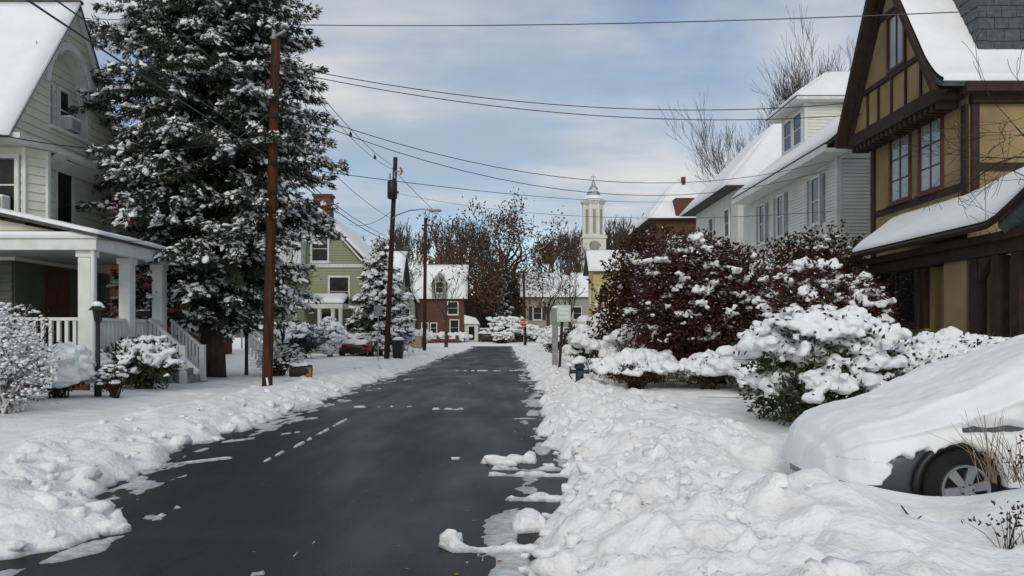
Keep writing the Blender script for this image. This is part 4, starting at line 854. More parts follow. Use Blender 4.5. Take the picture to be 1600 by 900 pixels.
def bare_tree(label, base, hgt, rad, seed, maxd=6, mtl='twig', cat='tree', group=None, kids=(2,3), spread=.62, shrink=.74, lean=(0,0), trunk=None, minr=.006, up=.10, leaf=None, nleaf=0, lsize=.3, snowy=0, bend=.25):
    r = random.Random(seed); t = thing('bare_tree' if not leaf else 'oak_tree', label, cat, base, group); base = Vector(base)
    tr = MB(); tl = trunk or hgt*.28
    d = Vector((lean[0],lean[1],1)).normalized(); pts = [base-UP*.3, base+d*tl*.5, base+d*tl]
    tr.tube(pts, [rad*1.25, rad, rad*.85], 9); tr.build('trunk', M[mtl], t, True)
    mb = MB(); tips = []; ap = []
    n = r.randint(3,4)
    for k in range(n):
        a = k*6.28/n + r.uniform(-.4,.4); s = r.uniform(.25,.75)
        dd = Vector((math.cos(a)*s, math.sin(a)*s, 1)).normalized() if k else d
        grow(mb, r, base+d*tl*r.uniform(.85,1.0), dd, hgt*.24, rad*.62, 1, maxd, tips, bend, up, kids, spread, shrink, minr=minr, allpts=ap)
    stuff(mb.build('crown', M[mtl], t, True, fix=False))
    g = np.random.default_rng(seed)
    if leaf and tips:
        T = np.array([tuple(q[0]) for q in tips]); pick = g.integers(0, len(T), nleaf); hz_ = (T[pick,2]-base.z)/hgt; keep = (vn(T[pick,0]*.35, T[pick,2]*.35, seed) > .42) & (g.random(len(pick)) > sst(.42,.75,hz_)*.8); pick = pick[keep]
        C = T[pick] + g.normal(size=(len(pick),3))*lsize*1.6; D = unit(len(pick), g) - np.array([0,0,.5])
        V, Fc = leaves(C, D, unit(len(pick), g), g.uniform(.7,1.4,len(pick))*lsize, g.uniform(.35,.6,len(pick))*lsize)
        stuff(npmesh('leaves', V, Fc, M[leaf], t))
    if snowy:
        C = []; R = []
        for (pp, rs, dp) in ap:
            if dp > 4: continue
            for k in range(len(pp)-1):
                dv = pp[k+1]-pp[k]
                if abs(dv.normalized().z) < .75 and r.random() < snowy:
                    for q in range(4):
                        C.append(tuple(pp[k].lerp(pp[k+1], q/4) + UP*rs[k]*.9)); R.append((rs[k]*1.2+.03, rs[k]*1.2+.03, rs[k]*.7+.02))
        if C: V, Fc = blobs(C, R, 1, .25, g); stuff(npmesh('snow', V, Fc, M['tuft'], t, True))
    return t
def spruce(label, base, hgt, Rf, seed, z_low, rt, nbr=420, zmax=None, needle=(.26,.075), dens=6, snow=.5, blob=.15, droop=.35, dn=.25, side=.36):
    t = thing('spruce_tree', label, 'tree', base); g = np.random.default_rng(seed); base = np.array(base)
    tr = MB(); tr.tube([tuple(base+[0,0,z-.4]) for z in np.linspace(0,hgt,9)], [rt*(1-.93*k/8)*(1.25 if k == 0 else 1) for k in range(9)], 12); tr.build('trunk', M['bark'], t, True)
    br = MB(); LC, LD, SC, SR, SD, WC, WD = [], [], [], [], [], [], []
    zs_ = np.linspace(z_low, zmax or hgt-.25, 200); cw = np.cumsum([Rf(z)+.25 for z in zs_]); cw /= cw[-1]
    for k in range(nbr):
        z = float(np.interp((k+g.random())/nbr, cw, zs_)); R = Rf(z); a = k*2.39996 + g.normal()*.25
        Lb = R*(g.uniform(.55,1.0) if g.random() < .7 else g.uniform(.92,1.10)); dp = droop*g.uniform(.55,1.4); up0 = g.uniform(.02,.3)
        dr = np.array([math.cos(a), math.sin(a), 0]); sd_ = np.array([-math.sin(a), math.cos(a), 0]); wv = g.uniform(-.1,.1)
        f = lambda u: base + np.array([0,0,z]) + dr*Lb*u + np.array([0,0, Lb*(up0*u - dp*u*u + .14*u**4)]) + sd_*Lb*wv*u*u
        br.tube([tuple(f(u)) for u in (0,.35,.7,1)], [.035*(1-z/hgt)+.012,.025,.015,.008], 4, cap=False)
        n = max(3, int(Lb*.85/dn)); full = g.random() < .86
        for j in range(n+1):
            u = .18 + .82*j/n; p = f(u); ln = (.20+side*Lb*.6*(1-u))*g.uniform(.7,1.3)
            tip = f(min(1.04,u+.05)) - f(u-.05); tip /= np.linalg.norm(tip)
            for sgn in (-1,1):
                if j == n and sgn == 1: bd = tip.copy()
                else: bd = tip*.8 + sd_*sgn*.8 + np.array([0,0,-.30*g.random()]) + g.normal(size=3)*.16
                bd /= np.linalg.norm(bd); m = max(2, int(ln/.14))
                for q in range(m):
                    c = p + bd*ln*(q/m) + np.array([0,0,-.14*(q/m)**2])
                    D = bd[None]*1.0 + g.normal(size=(dens,3))*.5 + np.array([0,0,-.30]); LC.append(np.repeat(c[None],dens,0) + g.normal(size=(dens,3))*.03); LD.append(D)
                if full and g.random() < snow*(.35+.65*u):
                    for e in range(g.integers(1,4)):
                        w = g.uniform(.4,1.15)*blob; v_ = g.uniform(.15,1.0); q = p + bd*ln*v_ + np.array([0,0,.03-.12*v_*v_]) + g.normal(size=3)*.03
                        SC.append(q); SR.append((w*g.uniform(.9,1.5), w*g.uniform(.6,.95), w*g.uniform(.40,.65))); SD.append(bd + np.array([0,0,-.28*v_]) + g.normal(size=3)*.3)
                    for q in range(m):
                        c = p + bd*ln*(q/m) + np.array([0,0,.03-.14*(q/m)**2]); WC.append(c[None] + g.normal(size=(6,3))*.04); WD.append(bd[None] + g.normal(size=(6,3))*.6 + np.array([0,0,-.05]))
    LC = np.vstack(LC); LD = np.vstack(LD); n = len(LC)
    V, Fc = leaves(LC, LD, unit(n, g), g.uniform(.7,1.25,n)*needle[0], g.uniform(.7,1.2,n)*needle[1])
    stuff(npmesh('crown', V, Fc, M['needle'], t)); stuff(br.build('branches', M['bark'], t, fix=False))
    V, Fc = blobs(SC, SR, 2 if blob < .2 else 1, .42, g, .5, SD); stuff(npmesh('snow', V, Fc, M['tuft'], t, True))
    WC = np.vstack(WC); WD = np.vstack(WD); n = len(WC); V, Fc = leaves(WC, WD, np.tile([0,0,1.],(n,1)) + g.normal(size=(n,3))*.4, g.uniform(.5,1.0,n)*needle[0]*.8, g.uniform(.7,1.2,n)*needle[1]*1.2)
    stuff(npmesh('frosted_needles', V, Fc, M['tuft'], t))
    return t
def RF(zs_, rs_): return lambda z: float(np.interp(z, zs_, rs_))
spruce('tall dark snow-laden spruce standing between cream house and nearest utility pole', (-8.6,22.2,gz(-8.6,22.2)), 20, RF([.8,2,3.3,5,7,11,16,20],[1.8,2.4,2.8,3.4,3.45,2.85,1.5,.1]), 11, 1.5, .32, nbr=560, zmax=14.2, snow=.74, blob=.092, dens=11, needle=(.17,.038), droop=.42)
spruce('small snow-covered spruce in front of the green house, behind second utility pole', (-7.6,45,gz(-7.6,45)), 7.0, RF([.3,1,2.5,5,7],[1.5,1.95,1.7,.85,.05]), 12, .45, .14, nbr=170, needle=(.28,.09), snow=1.0, blob=.19, dens=5)

def shrub(label, c, rad, seed, leafm='yew', nleaf=2500, lsize=(.09,.045), nsnow=120, bsize=(.10,.22), twigs=26, snow_from=.1, name='shrub', cat='shrub', shell=.55, bsub=2, flat=.5, twigm='bark', droop=0, snowm='tuft', lean=(0,0), lobes=5, group=None, skirt=0, shoots=0, dust=.10):
    """leafy bush: stems, leaves spread in a lobed volume, pillows of snow on the upper side. c = base centre"""
    t = thing(name, label, cat, c, group); g = np.random.default_rng(seed); r = random.Random(seed)
    c = np.array(c, float); R = np.array(rad, float); mid = c + np.array([lean[0],lean[1],R[2]*.95])
    Lb = [(mid + unit(1,g)[0]*R*np.array([.48,.48,.34]), R*g.uniform(.45,.68)) for _ in range(lobes)] + [(mid, R*.72)] + [(c + np.array([lean[0]*.5 + math.cos(q*2.1+seed)*R[0]*.5, math.sin(q*2.1+seed)*R[1]*.5, R[2]*.42]), R*np.array([.52,.52,.48])) for q in range(skirt)]
    mb = MB()
    for k in range(twigs):
        lo = Lb[k % len(Lb)]; e = Vector(lo[0] + unit(1,g)[0]*lo[1]*.9); b = Vector(c + np.array([g.normal()*R[0]*.12, g.normal()*R[1]*.12, -.05])); m_ = b.lerp(e,.5) + Vector((0,0,R[2]*.15))
        mb.tube([b, m_, e], [.022,.014,.005], 4, cap=False)
        for q in range(2): mb.tube([m_, m_.lerp(e,.5)+Vector(tuple(g.normal(size=3)*R*.12)), e+Vector(tuple(g.normal(size=3)*R*.22))], [.010,.007,.003], 3, cap=False)
    stuff(mb.build('stems', M[twigm], t, fix=False))
    def surf(n, lo_r):
        k = g.integers(0, len(Lb), n); u = unit(n, g); cen = np.array([q[0] for q in Lb])[k]; rr = np.array([q[1] for q in Lb])[k]
        return cen + u*rr*(g.uniform(lo_r,1.03,n)**.6)[:,None], u
    if nleaf:
        C, u = surf(nleaf, .25); C = mid + (C-mid)*(1 + .10*g.random(len(C)))[:,None]; ok = C[:,2] > c[2]-.02; C, u = C[ok], u[ok]; n = len(C)
        D = u*.6 + unit(n,g)*.8 + np.array([0,0,-.15-droop]); V, Fc = leaves(C, D, unit(n,g)+np.array([0,0,.8]), g.uniform(.7,1.3,n)*lsize[0], g.uniform(.7,1.3,n)*lsize[1])
        if shoots:
            sm_ = MB(); SL, SDr = [], []
            for q in range(shoots):
                k = g.integers(0, len(Lb)); u_ = unit(1,g)[0]; u_[2] = abs(u_[2])*.9 + .1; p0 = Lb[k][0] + u_*Lb[k][1]*.85; dv = u_*.5 + np.array([0,0,.8]) + g.normal(size=3)*.25; dv /= np.linalg.norm(dv); ls = g.uniform(.25,.7)*R[2]*.45
                sm_.tube([tuple(p0), tuple(p0+dv*ls*.6+g.normal(size=3)*.02), tuple(p0+dv*ls)], [.010,.007,.003], 3, cap=False)
                m_ = int(ls/.035); f_ = np.linspace(.15,1,m_)[:,None]; SL.append(p0 + dv*ls*f_ + g.normal(size=(m_,3))*.02); SDr.append(unit(m_,g) + dv*.4 + np.array([0,0,-.5]))
            SL = np.vstack(SL); SDr = np.vstack(SDr); n = len(SL); V2, F2 = leaves(SL, SDr, unit(n,g), g.uniform(.7,1.3,n)*lsize[0], g.uniform(.7,1.2,n)*lsize[1])
            Fc = np.vstack([Fc, F2 + len(V)]); V = np.vstack([V, V2]); stuff(sm_.build('shoots', M[twigm], t, fix=False))
        stuff(npmesh('foliage', V, Fc, M[leafm], t))
        nd_ = int(nleaf*dust)
        if nsnow and nd_:
            C, u = surf(nd_*3, .9); C = C[(u[:,2] > -.15)][:nd_]; n = len(C); V, Fc = leaves(C, unit(n,g)*[1,1,.25], np.tile([0,0,1.],(n,1))+unit(n,g)*.3, g.uniform(.5,1.1,n)*lsize[0], g.uniform(.6,1.1,n)*lsize[1]); stuff(npmesh('dusting', V, Fc, M[snowm], t))
    if nsnow:
        C, u = surf(nsnow*4, .80); w = u[:,2] + g.normal(size=len(u))*.25
        rel = (C[:,2]-c[2])/(2*R[2]); ok = (w > snow_from) & (rel > .12 + .25*(snow_from > 0) + (skirt > 0)*(.02 + .5*(vn(C[:,0]*2.6, C[:,1]*2.6+C[:,2], seed)-.45))); C = C[ok][:nsnow]; n = len(C); s = g.uniform(bsize[0],bsize[1],n)*(.5+.75*g.random(n))
        Rr = np.stack([s*g.uniform(.9,1.4,n), s*g.uniform(.8,1.2,n), s*g.uniform(flat*.85,flat*1.3,n)],1)
        big = bsize[1] > .09
        V, Fc = clumps(C - np.array([0,0,.03]), Rr, 7, g, 2) if big else blobs(C, Rr, bsub, .25, g, .6)
        if big:
            V = V + .014*np.sin(V[:,[1,2,0]]*41 + V[:,[2,0,1]]*29) + .008*np.sin(V[:,[2,0,1]]*97 + V[:,[1,2,0]]*71)
        so_ = stuff(npmesh('snow', V, Fc, M[snowm], t, True))
        if big and c[1] < 34:
            md = so_.modifiers.new('merge', 'REMESH'); md.mode = 'VOXEL'; md.voxel_size = max(.022, c[1]*.0018); md.use_smooth_shade = True
            ms = so_.modifiers.new('settle', 'SMOOTH'); ms.iterations = 1; ms.factor = .4
    return t
def at(x, y): return (x, y, gz(x, y))
# right-hand garden
shrub('large evergreen bush buried under heavy snow pillows, before the half-timbered house', at(4.75,11.3), (1.4,1.1,.95), 21, 'yew', 13000, (.085,.05), 620, (.07,.165), 40, .12, bsub=2, flat=.8, lobes=9, skirt=5)
shrub('lower snow-capped hedge bush right of the large evergreen bush, behind the car', at(6.75,11.8), (1.35,1.0,.68), 22, 'yew', 9000, (.075,.045), 460, (.065,.145), 30, .12, flat=.8, lobes=8, skirt=5)
shrub('tall burgundy-leaved bush with round snow clumps by the porch corner', at(7.0,16.6), (1.45,1.4,1.55), 23, 'wine', 15000, (.11,.055), 360, (.05,.15), 40, -.25, flat=.7, droop=.3, lobes=9, shoots=60)
shrub('broad dark burgundy bush flecked with snow in the middle of the garden', at(5.0,19.6), (2.3,1.9,2.05), 24, 'wine', 30000, (.115,.058), 640, (.04,.13), 50, -.25, flat=.7, droop=.3, lobes=11, shoots=120, dust=.16)
shrub('brown-leaved tall bush with little snow, above the snowy junipers', at(3.85,22.3), (1.6,1.6,2.3), 25, 'brownleaf', 20000, (.14,.07), 90, (.05,.15), 40, .1, flat=.6, droop=.35, lobes=10, shoots=110, dust=.03)
shrub('dark brown-leaved bush reaching up to the white house windows', at(8.6,22.5), (2.3,1.6,2.35), 26, 'brownleaf', 19000, (.13,.065), 60, (.05,.13), 40, .3, flat=.6, droop=.35, lobes=10, shoots=120, dust=.04)
shrub('low olive juniper with rounded snow cap beside the garden lawn', at(3.05,18.6), (.95,.8,.52), 27, 'olive', 5000, (.08,.03), 90, (.12,.26), 24, .25, flat=.55)
shrub('low snowy juniper under the broad burgundy bush', at(4.55,17.6), (1.0,.7,.42), 28, 'yew', 4000, (.08,.035), 110, (.10,.24), 24, .0, flat=.6)
shrub('small snow-smothered juniper between lawn and burgundy bush, near the evergreen bush', at(5.55,16.4), (.8,.6,.36), 29, 'yew', 2600, (.08,.035), 70, (.09,.2), 20, -.1, flat=.6)
shrub('dark yew with a flat white top behind the low olive juniper', at(3.6,21.2), (1.3,1.0,.80), 30, 'yew', 6000, (.09,.035), 60, (.16,.34), 24, .45, flat=.4)
shrub('snow-heaped shrub behind the blue hydrant', at(2.9,25.5), (1.15,1.0,.85), 31, 'yew', 3500, (.10,.045), 150, (.14,.30), 24, -.1, flat=.65)
shrub('taller snow-heaped shrub by the yellow house', at(4.6,32), (1.5,1.2,1.35), 32, 'yew', 3000, (.12,.06), 170, (.16,.34), 24, -.2, flat=.65)
shrub('dark conical evergreen beside the leaning street sign', at(3.1,34), (.8,.8,1.0), 33, 'needle', 4500, (.13,.05), 40, (.10,.2), 16, .1)
shrub('round clipped shrub with snow cap near the stop sign', at(2.9,52), (.95,.9,.85), 34, 'brownleaf', 2500, (.14,.07), 60, (.2,.42), 16, .25)
# left-hand gardens
shrub('rhododendron with snowy leaf clusters beside the black lamp post', at(-8.35,17.6), (.85,.7,.72), 41, 'yew', 2600, (.15,.05), 150, (.07,.15), 26, -.1, flat=.55)
shrub('small reddish shrub dusted with snow below the rhododendron', at(-7.95,15.4), (.35,.3,.36), 42, 'olive', 700, (.06,.03), 110, (.03,.07), 20, -.3)
shrub('twiggy hoary shrub coated in snow at the left edge of the lawn', at(-8.35,12.4), (1.05,.9,.95), 43, 'olive', 900, (.07,.035), 4200, (.012,.034), 230, -.95, bsub=1, flat=.9, lobes=8, twigm='frost')
shrub('rust-tinged leafy shrub behind the hoary shrub by the porch', at(-9.3,14.0), (.8,.7,1.05), 44, 'orange_stem', 1500, (.07,.035), 260, (.03,.07), 50, -.3, bsub=1)
shrub('dark shrub bowed under one thick dome of snow beside the porch', at(-8.75,14.9), (.62,.55,.48), 45, 'needle', 2500, (.09,.03), 70, (.22,.34), 20, .2, flat=.75)
shrub('dark evergreen shrub with white upper branches between nearest pole and green house', at(-10.1,37.5), (1.3,1.1,1.0), 46, 'needle', 6000, (.15,.05), 130, (.12,.26), 20, .0, flat=.5)
shrub('rounded snow-smothered shrub before the green house porch', at(-9.5,40.5), (.8,.8,1.15), 47, 'needle', 1800, (.13,.05), 190, (.12,.26), 16, -.5, flat=.7)
shrub('grey snow-dusted hedge left of the second pole', at(-8.2,43.2), (.9,.6,.65), 48, 'olive', 2500, (.10,.05), 150, (.07,.15), 30, -.3)
shrub('bare twiggy shrub with snow under the spruce, beside the nearest pole', at(-7.3,24.0), (.9,.7,.62), 49, 'olive', 500, (.07,.03), 500, (.025,.07), 90, -.7, bsub=1, lobes=7)
shrub('snow-capped tan bush behind the third pole', at(-7.9,66), (1.0,.9,.75), 50, 'olive', 1500, (.16,.08), 60, (.25,.45), 16, .0)
# shrubs and conifers beyond the junction
for k, (px, Y, w, hh, lm, lab) in enumerate([(790,97,1.9,1.7,'yew','snow-laden bush beside the parked truck'), (815,96,1.5,1.2,'yew','snowy bush behind the stop sign pole'), (840,97,1.6,1.0,'needle','low snowy bush before the greige house'),
        (782,94,1.2,.75,'olive','brownish low shrub right of the truck'), (868,96,1.8,1.1,'needle','snowy bush before the greige house corner'), (736,104,1.4,1.3,'yew','snowy bush behind the truck'), (716,95.6,.9,.6,'olive','low snowy shrub at the corner of the brick house'), (690,95.4,1.0,.6,'yew','low snowy shrub before the brick house windows'), (900,90,1.6,1.3,'yew','tall snowy bush right of the greige house')]):
    x = (px-VX)/F*Y; shrub(lab, at(x,Y), (w,w*.8,hh), 60+k, lm, 2500, (.28,.12), 130, (.18,.45), 14, -.2, flat=.6)
spruce('dark conifer flecked with snow behind the junction bushes', (-.9,104,.7), 8.5, RF([.3,1,4,8.5],[1.9,2.0,1.3,.05]), 71, .6, .2, nbr=110, needle=(.5,.18), snow=.4, blob=.3, dens=3)
# bare and rust-leaved trees
bare_tree('sprawling oak with rust leaves and twisted dark limbs beyond the junction', (.15,112,.6), 24, .75, 81, 6, 'bark', spread=.85, shrink=.75, leaf='rust', nleaf=10000, lsize=.5, snowy=.3, minr=.03, up=.02, bend=.5, kids=(2,3), trunk=6)
bare_tree('rust-leaved oak left of the sprawling oak behind the brick house', (-5.5,118,.6), 22, .5, 82, 6, 'bark', spread=.8, leaf='rust', nleaf=9000, lsize=.55, minr=.03, up=.03, bend=.45, trunk=5)
bare_tree('brown-leaved oak between greige house and church steeple', (6.6,124,.6), 19, .5, 83, 6, 'gbark', spread=.6, leaf='rust', nleaf=3800, lsize=.5, minr=.03, up=.05, bend=.4, trunk=6)
bare_tree('low rust-leaved tree filling the gap behind the truck', (-2.6,124,.6), 13, .4, 84, 6, 'bark', spread=.9, leaf='rust', nleaf=9000, lsize=.6, minr=.03, up=.0, bend=.4, trunk=3)
bare_tree('small bare tree with thin limbs before the greige house', (3.6,46,gz(3.6,46)), 6.0, .13, 85, 5, 'bark', spread=.7, minr=.012, trunk=1.6)
bare_tree('slim bare street tree before the brick house', (-6.0,72,gz(-6,72)), 7.5, .15, 86, 5, 'gbark', spread=.55, minr=.018, trunk=2.6)
bare_tree('tall grey bare tree rising behind the white house dormer', (25.2,62,.4), 25, .34, 87, 7, 'twig', spread=.5, minr=.011, up=.12, trunk=6, kids=(3,4), bend=.16, shrink=.76)
bare_tree('thin bare sapling beside the spruce trunk', (-8.1,23.6,gz(-8.1,23.6)), 4.2, .05, 88, 4, 'bark', spread=.5, minr=.008)
bare_tree('slender leaning sapling with a few yellow leaves near the nearest pole', (-7.5,24.8,gz(-7.5,24.8)), 4.6, .06, 89, 4, 'bark', spread=.5, minr=.008, leaf='yellowleaf', nleaf=420, lsize=.12, lean=(.15,0))
bare_tree('bare tree over the cream house roof', (-22,33,.4), 17, .35, 90, 6, 'twig', spread=.6, minr=.014)
bare_tree('bare tree with snowy twigs just beyond the porch of the half-timbered house', (9.9,11.2,gz(8,11.4)), 6.6, .12, 98, 6, 'bark', spread=.8, minr=.004, lean=(-.10,0), up=.0, trunk=2.2, bend=.35, kids=(2,4))
bare_tree('spreading rust-leaved oak whose crown overhangs the brick house', (-3.9,108,.6), 20, .45, 181, 6, 'bark', spread=.9, leaf='rust', nleaf=7000, lsize=.5, snowy=.25, minr=.03, up=.0, bend=.5, trunk=5)
bare_tree('leafless spreading tree just left of the sprawling oak', (-1.6,101,.6), 13, .28, 182, 6, 'gbark', spread=.8, minr=.025, up=.04, bend=.4, trunk=3, snowy=.3)
bare_tree('leafless tree with snowy limbs before the greige house windows', (4.9,99,.6), 12, .25, 183, 6, 'gbark', spread=.8, minr=.025, up=.04, bend=.4, trunk=3, snowy=.3)
bare_tree('leafless tree standing before the grey gabled house', (-13.6,93,.4), 11, .22, 184, 6, 'gbark', spread=.7, minr=.025, up=.06, bend=.4, trunk=3, snowy=.3)
rr = random.Random(44)
for k in range(30):
    px = rr.choice([rr.uniform(520,760), rr.uniform(640,1060), rr.uniform(880,1040)]); Y = rr.uniform(150,205); x = (px-VX)/F*Y
    bare_tree('grey leafless tree in the wood on the rise behind the junction', (x,Y,float(hillz(np.array(x),np.array(Y)))), rr.uniform(19,27), .36, 300+k, 6, 'twig', group='leafless trees on the rise', spread=.5, minr=.05, up=.14, trunk=6, kids=(2,3))
for k in range(10):
    px = 560+k*42+rr.uniform(-15,15); Y = rr.uniform(135,148); x = (px-VX)/F*Y
    bare_tree('rust-brown leafed tree low on the rise behind the houses', (x,Y,float(hillz(np.array(x),np.array(Y)))), rr.uniform(9,13), .3, 400+k, 5, 'gbark', group='rust-brown trees low on the rise', spread=.75, minr=.05, up=.05, trunk=2.5, leaf='rust', nleaf=3000, lsize=.75)

# ------------------------------------------------------------------ utility poles, street lamp, wires
PX = [(-6.33,20.0), (-6.5,40.6), (-6.62,59.5)]
def pole(label, base, top, r0, r1, m='pole'):
    o = thing('utility_pole', label, 'utility pole', base, 'utility poles along the left verge')
    b, t = Vector(base), Vector(top); n = 10
    MB().tube([b.lerp(t, k/n) - (UP*.4 if k == 0 else Vector()) for k in range(n+1)], [r0+(r1-r0)*k/n for k in range(n+1)], 14).build('shaft', M[m], o, True)
    return o
p1 = pole('nearest red-brown utility pole beside the tall spruce', P(417,613,20), P(431,60,20), .135, .115)
MB().bar(P(424,60,20),P(446,48,19.8),.06,.05).build('top_bracket', M['grey'], p1)
MB().lathe(tuple(P(428,55,19.9)),[(.05,-.1),(.06,0),(.04,.05),(.06,.1),(.03,.14)],8).build('insulator', M['grey'], p1)
b = P(411,250,19.85)
for k, py in enumerate((180,255,300)): MB().bar(P(420,py,19.95),P(433,py,19.8),.07,.10).build('wire_clamp', M['black'], p1)
MB().add([P(415,590,19.86),P(418,590,19.86),P(420,602,19.86),P(417,602,19.86)],[(0,1,2,3)]).build('paper_tag', M['signwhite'], p1)
p2 = pole('second utility pole carrying a transformer and a street lamp arm', P(604,557,40.6), P(618,246,40.6), .15, .115, 'dpole')
tcan = MB().lathe(tuple(P(613,311,40.3)),[(.20,0),(.26,.05),(.26,.85),(.22,.95),(.12,1.0)],14).build('transformer', M['black'], p2, True)
for s in (-.12,.12): MB().lathe(tuple(P(613,278,40.3)+Vector((s,0,0))),[(.04,-.05),(.06,.06),(.04,.12),(.05,.2),(.02,.28)],8).build('bushing', M['grey'], tcan)
MB().bar(P(613,300,40.55),P(620,300,40.35),.3,.1).build('bracket', M['black'], p2)
MB().bar(P(617,268,40.5),P(629,268,40.5),.06,.06).build('cutout_arm', M['grey'], p2); MB().tube([P(625,262,40.5),P(629,268,40.5),P(625,273,40.5)],.05,6).build('fuse_cutout', M['stop'], p2)
MB().tube([P(610,345,40.6),P(620,336,40.3),P(640,329,39.8),P(660,327,39.4),P(672,328,39.2)],.035,7).build('lamp_arm', M['steel'], p2, True)
lh = MB().lathe((0,0,0),[(.04,-.34),(.13,-.25),(.16,0),(.13,.25),(.05,.33)],12,'y'); lc = P(680,329,39.1)
lh.v = [(lc.x+y_, lc.y+x_, lc.z+z_*.6) for (x_, y_, z_) in lh.v]; lamp = lh.build('lamp_head', M['steel'], p2, True)
lg = MB().lathe((lc.x+.05,lc.y,lc.z-.10),[(.02,-.07),(.09,-.04),(.12,.02)],10).build('lens', M['signwhite'], lamp, True)
p3 = pole('third utility pole, furthest along the left verge', P(663,547,59.5), P(665,340,59.5), .15, .12, 'dpole')
MB().box(*(lambda c: (c.x-.3,c.x+.3,c.y-.05,c.y+.05,c.z-.05,c.z+.05))(P(665,352,59.4))).build('cross_bracket', M['black'], p3)
p4 = thing('utility_pole', 'dark slender utility pole right behind the stop sign', 'utility pole', P(821,541,74), 'utility poles along the left verge')
del p4['group']
MB().tube([P(821,545,74),P(818,424,74)],[.14,.11],10).build('shaft', M['dpole'], p4, True); MB().bar(P(818,436,73.8),P(818,441,73.8),.2,.1).build('wire_clamp', M['black'], p4)

def wire(label, a, b, sag, r=.013, n=18, mid=None):
    a, b = Vector(a), Vector(b); pts = []
    for k in range(n+1):
        t = k/n; pts.append(a.lerp(b,t) - UP*sag*4*t*(1-t))
    tag(MB().tube(pts, r, 4).build('overhead_wire', M['black']), label, 'wire', 'overhead wires')
A1 = lambda py: P(430,py,20); A2 = lambda py: P(612,py,40.6); A3 = lambda py: P(665,py,59.5)
wire('topmost wire crossing the whole sky above the street', P(-40,18,26), P(1640,12,15.5), .42, .012)
wire('upper of two near wires from nearest pole to half-timbered house', A1(100), P(1338,160,22.9), .62)
wire('lower of two near wires from nearest pole to half-timbered house', A1(108), P(1352,178,23.0), .62)
wire('upper sagging wire from nearest pole to the white house corner', A1(160), P(1292,252,27.0), 1.35, .012)
wire('lower sagging wire from nearest pole to the white house corner', A1(166), P(1296,264,27.0), 1.55, .012)
wire('faint wire crossing the street from second pole to the brown house', A1(258), P(1110,312,58), .5, .014)
wire('lowest faint wire reaching the white house behind the bushes', A2(300), P(1300,330,27.2), .7, .010)
PZ = lambda x, y, z: (x, y, z)
def along(label, z0, z1, z2, z3, r=.016, dx=0):
    wire(label, (PX[0][0]+dx-.1,-14,z0), (PX[0][0]+dx,20,z1), .35, r)
    wire(label.replace('nearest span', 'middle span'), (PX[0][0]+dx,20,z1), (PX[1][0]+dx,40.6,z2), .28, r)
    wire(label.replace('nearest span', 'far span'), (PX[1][0]+dx,40.6,z2), (PX[2][0]+dx,59.5,z3), .25, r)
along('thick cable along the poles, nearest span, lowest of the street lines', 6.3,6.15,6.45,6.6,.016,.12)
along('cable along the poles, nearest span, just above the lowest street line', 6.75,6.55,6.75,6.8,.013,-.10)
along('wire along the poles, nearest span, third street line up', 7.7,7.45,7.7,7.7,.011,.10)
wire('fine primary wire from nearest pole top to second pole top', A1(58), A2(258), .35, .012)
wire('second fine primary wire from nearest pole to second pole top', A1(66), A2(264), .5, .010)
for (px, py, lab) in ((548,190,'upper small dark weight hanging on the fine primary wire'), (586,233,'lower small dark weight hanging on the fine primary wire')):
    t_ = (px-430)/(612-430); Yq = 20/(1-(1-20/40.6)*t_) if False else None
    best = min((abs((VX + F*q.x/q.y)-px), q) for q in [Vector(A1(58)).lerp(Vector(A2(258)), k/200) - UP*.35*4*(k/200)*(1-k/200) for k in range(201)])[1]
    c = best; o = thing('wire_weight', lab, 'weight', tuple(c), 'weights on the primary wire')
    MB().tube([c, c-UP*.12], .012, 5).build('hook', M['black'], o); MB().lathe(tuple(c-UP*.32),[(.02,0),(.06,.03),(.06,.15),(.02,.2)],8).build('sinker', M['black'], o)
wire('service wire from second pole to the green house gable', A2(330), P(545,350,48), .35, .014)
wire('service drop from nearest pole sagging to the cream house gable', A1(168), (-11.15,19.2,5.95), .95, .014)
wire('wire across the cream house front to the left edge of view', A1(205), P(-30,204,15.5), .45, .012)
wire('thin wire before the porch eave of the cream house', A1(300), (-8.8,16.4,3.6), .45, .010)
wire('wire from second pole onward over the third pole to the junction', A3(360), P(819,432,74), .3, .014)
wire('high wire from second pole top to the trees beyond the junction', A2(262), P(818,430,74), .8, .014)

# ------------------------------------------------------------------ street things
def stop_sign():
    c = P(818,504,72.5); o = thing('stop_sign', 'red octagonal stop sign on a post at the junction', 'traffic sign', (c.x,c.y,.2)); R = .40
    MB().prism([(c.x+R*math.cos(math.pi/8+k*math.pi/4),c.y,c.z+R*math.sin(math.pi/8+k*math.pi/4)) for k in range(8)],(0,.02,0)).build('border', M['signwhite'], o)
    MB().prism([(c.x+(R-.03)*math.cos(math.pi/8+k*math.pi/4),c.y-.012,c.z+(R-.03)*math.sin(math.pi/8+k*math.pi/4)) for k in range(8)],(0,.008,0)).build('face', M['stop'], o)
    cu = bpy.data.curves.new('stop_text','FONT'); cu.body = 'STOP'; cu.size = .34; cu.align_x = 'CENTER'; cu.align_y = 'CENTER'; cu.extrude = .004
    tmp = bpy.data.objects.new('tmp', cu); COL.objects.link(tmp); me = bpy.data.meshes.new_from_object(tmp); bpy.data.objects.remove(tmp)
    me.transform(Matrix.Translation((c.x,c.y-.02,c.z)) @ Matrix.Rotation(math.radians(90),4,'X')); link('lettering', me, M['signwhite'], o)
    MB().tube([(c.x+.02,c.y+.06,.0),(c.x+.02,c.y+.06,c.z+.3)],.035,6).build('post', M['steel'], o)
stop_sign()
